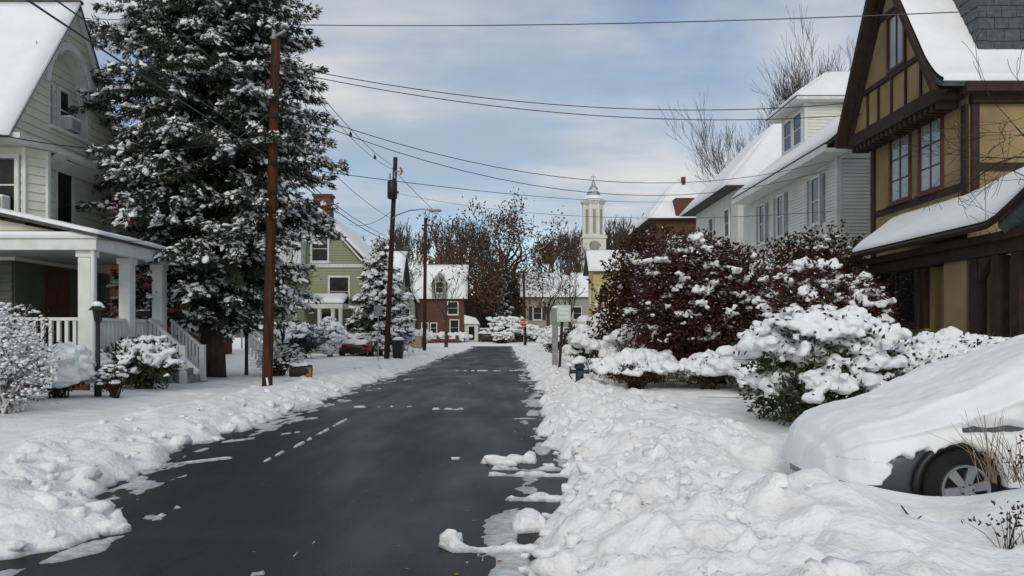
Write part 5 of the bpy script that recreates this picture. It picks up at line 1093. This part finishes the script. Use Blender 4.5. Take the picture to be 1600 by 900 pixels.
def street_sign():
    b = P(874,566,27); t = P(879,506,26.8); o = thing('street_sign', 'pale green sign plate on a dark leaning post on the right verge', 'sign', tuple(b))
    MB().bar(b-UP*.3, t+UP*.35, .10, .07, (0,1,0)).build('post', M['timber'], o)
    c = P(881,490,26.7); MB().box(c.x-.24,c.x+.24,c.y-.012,c.y+.012,c.z-.28,c.z+.30).build('sign_plate', M['signgreen'], o)
    for k, (w_, z_) in enumerate(((.17,.16),(.15,.02),(.18,-.14))): MB().box(c.x-w_,c.x+w_,c.y-.018,c.y-.0125,c.z+z_-.03,c.z+z_+.03).build('sign_band', M['signwhite'], o)
    g = P(867,558,28); o2 = thing('wooden_post', 'broad weathered grey post left of the leaning street sign', 'post', tuple(g))
    MB().hexa([(g.x-.10,g.y-.08,g.z-.3),(g.x+.10,g.y-.08,g.z-.3),(g.x+.10,g.y+.08,g.z-.3),(g.x-.10,g.y+.08,g.z-.3),(g.x-.09,g.y-.07,g.z+1.75),(g.x+.11,g.y-.07,g.z+1.8),(g.x+.11,g.y+.07,g.z+1.8),(g.x-.09,g.y+.07,g.z+1.75)]).build('shaft', M['grey'], o2)
    MB().lathe((g.x+.01,g.y,g.z+1.78),[(.14,0),(.12,.05),(.05,.09)],8).build('snow_cap', M['snow'], o2, True)
street_sign()
def hydrant():
    x, y = 1.74, 19.2; z = gz(x,y)-.06; o = thing('fire_hydrant', 'dark blue fire hydrant half sunk in snow with a white cap of snow', 'fire hydrant', (x,y,z))
    MB().lathe((x,y,z),[(.13,-.1),(.13,.02),(.105,.04),(.10,.36),(.135,.37),(.135,.42),(.11,.44)],14).build('barrel', M['blue'], o, True)
    bn = MB().lathe((x,y,z),[(.11,.44),(.10,.50),(.06,.56),(.03,.57),(.03,.62)],14).build('bonnet', M['blue'], o, True)
    for s in (-1,1):
        MB().tube([(x+s*.08,y,z+.28),(x+s*.20,y-.02,z+.28)],.05,10).build('hose_nozzle', M['blue'], o); MB().tube([(x+s*.20,y-.02,z+.28),(x+s*.235,y-.025,z+.28)],.06,6).build('nozzle_cap', M['blue'], o)
    MB().tube([(x,y-.08,z+.24),(x,y-.20,z+.24)],.07,12).build('pumper_nozzle', M['blue'], o)
    V, Fc = blobs([(x,y,z+.53),(x-.24,y-.05,z+.44),(x-.12,y-.1,z+.5)],[(.20,.18,.15),(.13,.10,.08),(.14,.12,.10)],2,.15); npmesh('snow_cap', V, Fc, M['tuft'], o, True)
    MB().tube([(x-.24,y-.05,z+.40),(x-.26,y-.08,z+.20),(x-.20,y-.12,z+.1)],.018,5).build('chain', M['black'], o)
hydrant()
def lamp_post():
    b = P(153,608,15.4); b.z = gz(b.x,b.y); o = thing('lamp_post', 'black garden lamp post with snow-topped lantern before the porch', 'lamp post', tuple(b)); x, y = b.x, b.y; T = 2.05
    MB().lathe((x,y,b.z),[(.07,-.2),(.07,.25),(.045,.3),(.04,T-.3)],10).build('post', M['black'], o, True)
    MB().lathe((x,y,T),[(.035,-.28),(.06,-.22),(.085,-.02),(.09,.0)],6).build('lantern_glass', M['darkglass'], o)
    for k in range(6):
        a = 2*math.pi*(k+.5)/6; MB().tube([(x+.06*math.cos(a),y+.06*math.sin(a),T-.22),(x+.09*math.cos(a),y+.09*math.sin(a),T)],.008,4).build('lantern_bar', M['black'], o)
    rf = MB().lathe((x,y,T),[(.17,.002),(.15,.03),(.06,.13),(.02,.2)],6).build('lantern_roof', M['black'], o)
    V, Fc = blobs([(x,y,T+.10),(x-.04,y,T+.06),(x+.05,y,T+.06)],[(.11,.11,.09),(.09,.08,.05),(.08,.08,.05)],2,.15); npmesh('snow_cap', V, Fc, M['tuft'], o, True)
    V, Fc = blobs([(x+.02,y-.06,b.z+.42)],[(.07,.06,.06)],2,.15); npmesh('snow_clump', V, Fc, M['tuft'], o, True)
lamp_post()
def log_piece():
    c = P(470,586,21.6); o = thing('cut_log', 'short sawn log section with snow lying on the left verge', 'log', tuple(c)); a, b = c+Vector((-.28,-.1,.12)), c+Vector((.28,.1,.10))
    MB().tube([a,a.lerp(b,.5)+UP*.02,b],[.17,.19,.18],12).build('bark', M['bark'], o, True); d = (b-a).normalized()
    MB().tube([b+d*.001,b+d*.012],.165,12).build('sawn_face', M['log'], o); MB().tube([a-d*.012,a-d*.001],.15,12).build('sawn_face', M['bark'], o)
    MB().prism([b+Vector((-.30,-.20,-.16)),b+Vector((.04,-.2,-.16)),b+Vector((.04,-.2,.12)),b+Vector((-.2,-.2,.13))],(0,.05,0)).build('split_side', M['log'], o)
    V, Fc = blobs([a.lerp(b,.3)+UP*.15,a.lerp(b,.55)+UP*.17],[(.2,.16,.09),(.18,.14,.08)],2,.2); npmesh('snow', V, Fc, M['tuft'], o, True)
log_piece()
def bin_():
    c = P(622,556,39.6); o = thing('trash_bin', 'dark trash bin with snow on its lid behind the second pole', 'bin', tuple(c)); x, y, z = c
    MB().hexa([(x-.22,y-.22,z-.2),(x+.22,y-.22,z-.2),(x+.22,y+.22,z-.2),(x-.22,y+.22,z-.2),(x-.29,y-.29,z+.75),(x+.29,y-.29,z+.75),(x+.29,y+.29,z+.75),(x-.29,y+.29,z+.75)]).build('body', M['black'], o)
    MB().box(x-.31,x+.31,y-.31,y+.31,z+.752,z+.80).build('lid', M['black'], o); V, Fc = blobs([(x,y,z+.80)],[(.31,.31,.2)],3,.06,None,.1); npmesh('snow_cap', V, Fc, M['snow'], o, True)
bin_()
def post_sign(px, py, top, Y, w, h, m, label):
    b = P(px,py,Y); t = P(px,top,Y); o = thing('sign_post', label, 'sign', tuple(b)); MB().tube([b-UP*.2,t],.03,6).build('post', M['steel'], o)
    MB().box(t.x-w/2,t.x+w/2,t.y-.05,t.y-.03,t.z-h,t.z+.02).build('sign_plate', M[m], o)
post_sign(591,560,478,38,.42,.5,'grey','grey sign panel on a thin post left of the second pole')
post_sign(655,550,520,55,.10,.12,'grey','thin marker post left of the third pole')
c = P(645,546,64); tb = thing('storage_box', 'low tan box with snowy lid behind the third pole', 'box', tuple(c))
MB().box(c.x-.9,c.x+.6,c.y,c.y+1.2,.2,1.35).build('body', M['tan'], tb); MB().box(c.x-.95,c.x+.65,c.y-.05,c.y+1.25,1.352,1.5).build('snow_cap', M['snow'], tb)
c = P(983,505,30); o = thing('bird_house', 'small white gabled birdhouse on a post above the snowy shrubs', 'birdhouse', tuple(c))
MB().prism([c+Vector((-.22,0,-.2)),c+Vector((.22,0,-.2)),c+Vector((.22,0,.05)),c+Vector((0,0,.34)),c+Vector((-.22,0,.05))],(0,.3,0)).build('body', M['signwhite'], o)
for s in (-1,1): MB().bar(c+Vector((s*.28,.15,.0)),c+Vector((0,.15,.39)),.42,.05,(0,1,0)).build('roof_board', M['snow'], o)
MB().tube([(c.x,c.y+.15,.2),(c.x,c.y+.15,c.z-.2)],.04,6).build('post', M['timber'], o); MB().lathe((c.x,c.y-.005,c.z),[(.05,-.004),(.05,.004)],10,'y').build('entrance_hole', M['dark'], o)
# white stair rail behind the nearest pole
o = thing('stair_railing', 'snow-topped white stair railing behind the nearest pole', 'railing', (-9.6,30,.4))
for y in (29.6,30.6):
    A, B = P(378,512,29.8), P(432,556,29.8); A.y = B.y = y
    MB().bar(A,B,.09,.08).build('handrail', M['white'], o); MB().bar(A+UP*.07,B+UP*.07,.10,.06).build('rail_snow', M['snow'], o)
    for k in range(10):
        q = A.lerp(B,(k+.5)/10); MB().box(q.x-.025,q.x+.025,y-.025,y+.025,q.z-.75,q.z-.04).build('baluster', M['white'], o)
    MB().box(B.x-.06,B.x+.06,y-.06,y+.06,.2,B.z+.1).build('newel_post', M['white'], o)

# ------------------------------------------------------------------ vehicles
def loft(rings, closed=True):
    mb = MB(); n = len(rings[0]); V = [p for r in rings for p in r]
    fs = [(i*n+j, i*n+(j+1)%n, (i+1)*n+(j+1)%n, (i+1)*n+j) for i in range(len(rings)-1) for j in range(n if closed else n-1)]
    if closed: fs += [tuple(range(n)), tuple(range((len(rings)-1)*n, len(rings)*n))]
    return mb.add(V, fs)
CST = [(0,.44,.50),(.06,.54,.66),(.2,.63,.78),(.5,.71,.85),(.9,.81,.88),(1.25,.93,.90),(1.6,1.11,.90),(1.95,1.29,.90),(2.4,1.45,.90),(3.2,1.54,.90),(3.9,1.50,.89),(4.3,1.35,.86),(4.5,1.0,.80),(4.55,.7,.7)]
def car_pt(dx): return np.interp(dx, [s[0] for s in CST], [s[1] for s in CST]), np.interp(dx, [s[0] for s in CST], [s[2] for s in CST])
def ring(dx, off=0.0, cut=None):
    """section across the car from near side sill over the top to the far side; (y, z)"""
    top, hw = car_pt(dx); belt = min(top*.93, .92); tum = .22*max(0, top-1.0)/.6
    q = [(-hw*.96,.20),(-hw,.32),(-hw,.5),(-hw*.995,belt*.8),(-hw*.97,belt),(-(hw-tum*.5),belt+(top-belt)*.5),(-(hw-tum)*.88,belt+(top-belt)*.93),(-(hw-tum)*.5,top),(0,top+.015)]
    return q + [(-y,z) for (y,z) in q[-2::-1]]
def snowy_car():
    x0, yc, zb = 2.88, 7.42, .0
    o = thing('parked_car', 'grey car buried under thick snow in the driveway, nose to the street', 'car', (x0+2.2,yc,zb))
    dxs = np.linspace(0,4.55,40)
    rings = [[(x0+d, yc+y, zb+z) for (y,z) in ring(d)] for d in dxs]
    loft(rings, True).build('body', M['bluegrey'], o, True)
    # wheel
    for (wx, yy, s) in ((x0+.93,yc-.87,-1),(x0+3.6,yc-.87,-1),(x0+.93,yc+.87,1),(x0+3.6,yc+.87,1)):
        w = MB().lathe((wx,yy,zb+.29),[(.19,-.10),(.29,-.10),(.315,-.06),(.315,.06),(.29,.10),(.19,.10)],28,'y').build('wheel', M['rubber'], o, True)
        if s > 0: continue
        MB().lathe((wx,yy-.11,zb+.29),[(.205,-.03),(.205,.03),(.185,.03),(.185,-.03),(.205,-.03)],28,'y',False).build('rim', M['alloy'], w, True)
        MB().lathe((wx,yy-.105,zb+.29),[(.186,-.004),(.186,.004)],28,'y').build('brake_disc', M['dark'], w)
        for k in range(6):
            a = 2*math.pi*k/6+.2; d = Vector((math.cos(a),0,math.sin(a))); q = Vector((wx,yy-.138,zb+.29)); t = Vector((-d.z,0,d.x))
            MB().hexa([q+d*.03-t*.03,q+d*.195-t*.042,q+d*.195+t*.042,q+d*.03+t*.03]+[v+Vector((0,.03,0)) for v in (q+d*.03-t*.03,q+d*.195-t*.042,q+d*.195+t*.042,q+d*.03+t*.03)]).build('spoke', M['alloy'], w)
        MB().lathe((wx,yy-.145,zb+.29),[(.05,-.012),(.055,.01)],14,'y').build('hub_cap', M['steel'], w)
        for k in range(5):
            a = 2*math.pi*k/5; MB().lathe((wx+.075*math.cos(a)*.6,yy-.16,zb+.29+.075*math.sin(a)*.6),[(.008,-.004),(.008,.004)],6,'y').build('lug_nut', M['black'], w)
    # arch liner ring
    A = []
    for k in range(15):
        a = math.pi*(k/14)*1.1-.15; A.append((x0+.93+.36*math.cos(a), yc-.89, zb+.29+.36*math.sin(a)))
    MB().tube(A,.04,6).build('wheel_arch', M['black'], o, True)
    MB().box(x0+.03,x0+.12,yc-.40,yc+.40,zb+.21,zb+.31).build('bumper_grille', M['black'], o)
    MB().prism([(x0+.17,yc-.80,zb+.5),(x0+.62,yc-.885,zb+.56),(x0+.55,yc-.87,zb+.68),(x0+.2,yc-.80,zb+.63)],(0,.03,0)).build('headlight', M['glass'], o)
    MB().prism([(x0+1.55,yc-.925,zb+.86),(x0+3.4,yc-.925,zb+.88),(x0+3.3,yc-.80,zb+1.36),(x0+2.1,yc-.80,zb+1.25)],(0,.02,0)).build('side_window', M['glass'], o)
    MB().box(x0+1.45,x0+1.62,yc-1.06,yc-.93,zb+.90,zb+1.03).build('mirror', M['black'], o)
    # snow shell with ragged lower edge and torn holes on the near side
    n = 280; dd = np.linspace(-.10,4.5,n); m = 200; Vs = np.zeros((n,m,3))
    for i, d in enumerate(dd):
        q = np.array(ring(max(d,0))); seg_ = np.r_[0, np.cumsum(np.hypot(*np.diff(q,axis=0).T))]; t = np.linspace(seg_[1]*.9, seg_[-1]-seg_[1]*.9, m)
        y = np.interp(t, seg_, q[:,0]); z = np.interp(t, seg_, q[:,1]); nx = np.gradient(z); ny = -np.gradient(y); ln = np.hypot(nx, ny); ker = np.ones(31)/31; ny2 = np.convolve(np.pad(-nx/ln,15,'edge'),ker,'valid'); nz2 = np.convolve(np.pad(-ny/ln,15,'edge'),ker,'valid')
        if nz2[m//2] < 0: ny2, nz2 = -ny2, -nz2
        up = np.clip(nz2, 0, 1); th = .075 + .085*up**.7 + .05*np.exp(-((d-1.35)/.5)**2)*up
        th = th*(.75+.5*fbm(np.full(m,d*2.2), t*2.2, 61)) + .03*(fbm(np.full(m,d*7), t*7, 62)-.45)
        near = y < -.55; cz = z; rag = .16*(fbm(np.full(m,d*5), t*5, 63)-.45) + .08*(fbm(np.full(m,d*15), t*15, 64)-.45); dq = max(d,0)
        ed = np.minimum.reduce([np.hypot(dq-.93, cz-.29)-.345-rag*.5, np.abs((dq-.60)-(cz-.5)*.55)-.065-rag+np.clip(cz-.58,0,1)*1.3, np.hypot((dq-.58)/1.1, cz-.36)-.17-rag*1.3, np.abs(dq-.42-.3*(cz-.4))-.07-rag*1.3+np.clip(cz-.50,0,1)*1.3,
                                np.where((dq > .95) & (dq < 2.3), np.abs(cz-(.77+.03*(dq-1)))-.018-rag*.45, 9), np.hypot((dq-1.85)/1.5, cz-.80)-.10-rag*.8])
        lowr = cz - (.24 if d > .3 else .15) - rag*(1.0 if d > .2 else .5); ed = np.minimum(np.where(near, ed, 9), lowr)
        keep = sst(-.03, .045, ed); th = th*keep - .05*(1-keep)
        Vs[i,:,0] = x0+d; Vs[i,:,1] = yc+y+ny2*th; Vs[i,:,2] = zb+z+nz2*th
        if d < 0: k_ = np.clip(-d/.10,0,1)**2; Vs[i,:,1] = yc+(Vs[i,:,1]-yc)*(1-.97*k_); Vs[i,:,2] = zb+.3+(Vs[i,:,2]-zb-.3)*(1-.97*k_)
    ii = np.arange(n*m).reshape(n,m); Fc = np.stack([ii[:-1,:-1],ii[:-1,1:],ii[1:,1:],ii[1:,:-1]],-1).reshape(-1,4)
    npmesh('snow_cover', Vs.reshape(-1,3), Fc, M['snow'], o, True)
snowy_car()
def small_vehicle(label, name, cat, px, Y, w, hgt, paint, z, ln=4.2, truck=False):
    x = (px-VX)/F*Y; o = thing(name, label, cat, (x,Y,z)); hw = w/2
    secs = [(0,.42,.55*hgt,.9),(.25,.38,.60*hgt,1),(1.1,.38,.68*hgt,1),(1.5,.38,.74*hgt,.98),(2.1,.38,hgt*.98,.84),(3.0,.38,hgt,.84),(3.8,.38,.92*hgt,.86),(ln,.42,.62*hgt,.9)]
    if truck: secs = [(0,.5,.62*hgt,.95),(.2,.45,.66*hgt,1),(1.2,.45,.70*hgt,1),(1.5,.45,.75*hgt,1),(1.9,.45,hgt*.98,.88),(3.0,.45,hgt,.88),(3.3,.45,.7*hgt,.95),(ln+.8,.45,.66*hgt,.98)]
    loft([[(x-hw*k,Y+d,z+a),(x-hw*k,Y+d,z+(a+b)/2),(x-hw*k*.86,Y+d,z+b),(x+hw*k*.86,Y+d,z+b),(x+hw*k,Y+d,z+(a+b)/2),(x+hw*k,Y+d,z+a)] for (d,a,b,k) in secs], True).build('body', M[paint], o, True)
    for s in (-1,1):
        for d in (.75, ln-.8): MB().lathe((0,0,0),[(.2,-.1),(.33,-.1),(.33,.1),(.2,.1)],16,'y'); 
        for d in (.75, ln-.8):
            wv = MB().lathe((0,0,0),[(.2,-.1),(.33,-.1),(.33,.1),(.2,.1)],16,'y'); wv.v = [(x+s*(hw-.08)+q[1],Y+d+q[0],z+.31+q[2]) for q in wv.v]; wv.build('wheel', M['rubber'], o)
        MB().box(x+s*hw*.72-.14,x+s*hw*.72+.14,Y-.03,Y+.05,z+.46*hgt,z+.54*hgt).build('headlight', M['glass'], o)
    MB().box(x-hw*.5,x+hw*.5,Y-.02,Y+.05,z+.32*hgt,z+.44*hgt).build('grille', M['black'], o); MB().box(x-hw*.92,x+hw*.92,Y-.08,Y+.02,z+.2*hgt,z+.31*hgt).build('bumper', M['black'], o)
    MB().hexa([(x-hw*.78,Y+1.52,z+.74*hgt),(x+hw*.78,Y+1.52,z+.74*hgt),(x+hw*.78,Y+1.6,z+.74*hgt),(x-hw*.78,Y+1.6,z+.74*hgt),(x-hw*.7,Y+1.95,z+.95*hgt),(x+hw*.7,Y+1.95,z+.95*hgt),(x+hw*.7,Y+2.05,z+.95*hgt),(x-hw*.7,Y+2.05,z+.95*hgt)]).build('windscreen', M['glass'], o)
    g = np.random.default_rng(int(px)); C = [(x+g.uniform(-.7,.7)*hw,Y+d,z+float(np.interp(d,[s[0] for s in secs],[s[2] for s in secs]))) for d in np.linspace(.15,ln-.2,26) for _ in range(2)]
    V, Fc = blobs(C,[(g.uniform(.3,.5)*hw,.28,g.uniform(.10,.17)) for _ in C],2,.15,g); npmesh('snow_cover', V, Fc, M['snow'], o, True)
small_vehicle('red car under snow parked before the green house porch', 'parked_car', 'car', 553, 41.8, 1.75, 1.3, 'redcar', gz(-8.5,42)-.12)
small_vehicle('dark pickup truck dusted with snow parked beyond the junction', 'pickup_truck', 'truck', 760, 95.5, 2.0, 1.75, 'truckpaint', .35, 4.4, True)

# ------------------------------------------------------------------ loose snow, leaves, stems
def chunk(px, py, z, r, label, seed, sub=3):
    Y = F*(CH-z)/(py-VY); x = (px-VX)/F*Y; g = np.random.default_rng(seed)
    V, Fc = blobs([(x,Y,gz(x,Y)*.5 + r[2]*.25)], [r], sub, .34, g, .8, None, .5); tag(npmesh('snow_chunk', V, Fc, M['bank'], None, True), label, 'snow chunk', 'snow chunks on the road')
chunk(706,850,.03,(.082,.082,.105),'upright block of snow at the tip of the ridge on the road',21)
chunk(712,716,.01,(.05,.05,.03),'tiny lone lump of snow on the asphalt left of the slush patch',2)
chunk(827,722,.01,(.08,.06,.09),'pointed snow chunk at the right end of the slush patch',3)
chunk(783,724,.01,(.17,.10,.09),'largest lump in the slush patch on the road',4)
chunk(858,728,.02,(.07,.06,.05),'rounded snow lump between the slush patch and right bank',5)
chunk(78,824,.03,(.12,.11,.13),'big snow block at the broken end of the left bank',6)
chunk(178,826,.03,(.10,.09,.08),'snow lump furthest out on the road by the left bank',7)
chunk(140,818,.03,(.16,.12,.10),'snow heap between the two lumps off the left bank',8)
chunk(826,820,.03,(.13,.11,.12),'round boulder of snow at the foot of the right bank',9)
chunk(858,806,.02,(.05,.05,.04),'small snow ball near the round snow boulder',10)
chunk(340,686,.02,(.08,.07,.05),'small snow lump along the middle of the left bank foot',11)
chunk(360,674,.02,(.07,.07,.06),'snow nugget beside the left bank halfway to the nearest pole',12)
chunk(403,895,.01,(.035,.035,.02),'bit of snow at the bottom of the view on dark asphalt',13)
g = np.random.default_rng(99); C = []; R = []
for k in range(480):
    y = 2.8*math.exp(g.random()*2.9); right = g.random() < .62
    d = abs(g.normal())*.9 + .02; x = (np.interp(y,*RY)+d) if right else (np.interp(y,*LY)-d*.8)
    if right and x > 3.0 and 5.9 < y < 8.8: continue
    s = g.uniform(.018,.055)*(1+1.2*(g.random()<.08)); C.append((x,y,gz(x,y)+s*.25)); R.append((s*1.2,s,s*.8))
V, Fc = blobs(C,R,2,.45,g,.8,None,.6); tag(npmesh('snow_rubble', V, Fc, M['bank'], None, True), 'crumbled lumps of ploughed snow strewn over both banks', 'snow', None, 'stuff')
g = np.random.default_rng(5)
pts = [(-.35,5.05)] + [(g.uniform(-3.4,.4), g.uniform(5.2,14)) for _ in range(45)]
D = np.stack([g.normal(size=len(pts)),g.normal(size=len(pts)),np.zeros(len(pts))],1); V, Fc = leaves(np.array([(x,y,max(.004,gz(x,y)+.006)+.002) for x,y in pts]), D, np.tile([0,0,1.],(len(pts),1)), g.uniform(.03,.06,len(pts)), g.uniform(.02,.04,len(pts)))
V[:,2] = np.maximum(V[:,2], .004); tag(npmesh('fallen_leaves', V, Fc, M['leaf']), 'scattered fallen leaves and specks on the asphalt', 'leaves', None, 'stuff')
def stems(label, c, n, hgt, spread, m, seed, name='dry_grass', cat='plant', r=.004, buds=0, lean=0):
    g = np.random.default_rng(seed); o = thing(name, label, cat, tuple(c)); c = Vector(c); mb = MB(); T = []
    for k in range(n):
        b = c + Vector((g.normal()*spread*.25, g.normal()*spread*.25, -.05)); e = c + Vector((g.normal()*spread+lean, g.normal()*spread*.6, hgt*g.uniform(.5,1.1))); mb.tube([b, b.lerp(e,.55)+UP*hgt*.12, e], [r,r*.8,r*.4], 3, cap=False); T += [e, b.lerp(e,.8)+UP*hgt*.06]
    stuff(mb.build('stems', M[m], o, fix=False))
    if buds:
        C = np.array([tuple(t + Vector(tuple(g.normal(size=3)*.03))) for t in T for _ in range(buds)]); V, Fc = leaves(C, unit(len(C),g), unit(len(C),g), .035, .02); stuff(npmesh('leaves', V, Fc, M['bark'], o))
    return o
stems('dry straw stems leaning before the car door', (3.85,6.15,.45), 22, .50, .22, 'straw', 1, r=.0035, lean=-.10)
stems('second clump of dry stems at the right of the car wheel', (4.05,6.2,.45), 20, .42, .22, 'straw', 2, r=.0035, lean=-.08)
stems('dark seed-headed plant poking from the mound at the right edge', (3.06,4.7,gz(3.06,4.7)), 16, .26, .10, 'bark', 3, 'dead_plant', r=.003, buds=3)
stems('dark leafy stems between the straw and right edge', (3.98,5.85,gz(3.98,5.85)), 22, .34, .16, 'bark', 4, 'dead_plant', r=.003, buds=3)
o = thing('fallen_twig', 'bent dark twig lying on the snow before the car wheel', 'twig', (2.55,5.1,.4)); a = [P(1408,790,5.35),P(1420,806,5.3),P(1432,812,5.25),P(1437,835,5.2),P(1432,852,5.15)]
MB().tube(a,.006,5).build('stick', M['bark'], o)
for (p_, q_) in ((1,(1402,812)),(2,(1440,806)),(4,(1425,866))): MB().tube([a[p_],P(*q_,5.2)],.004,4).build('side_shoot', M['bark'], o)
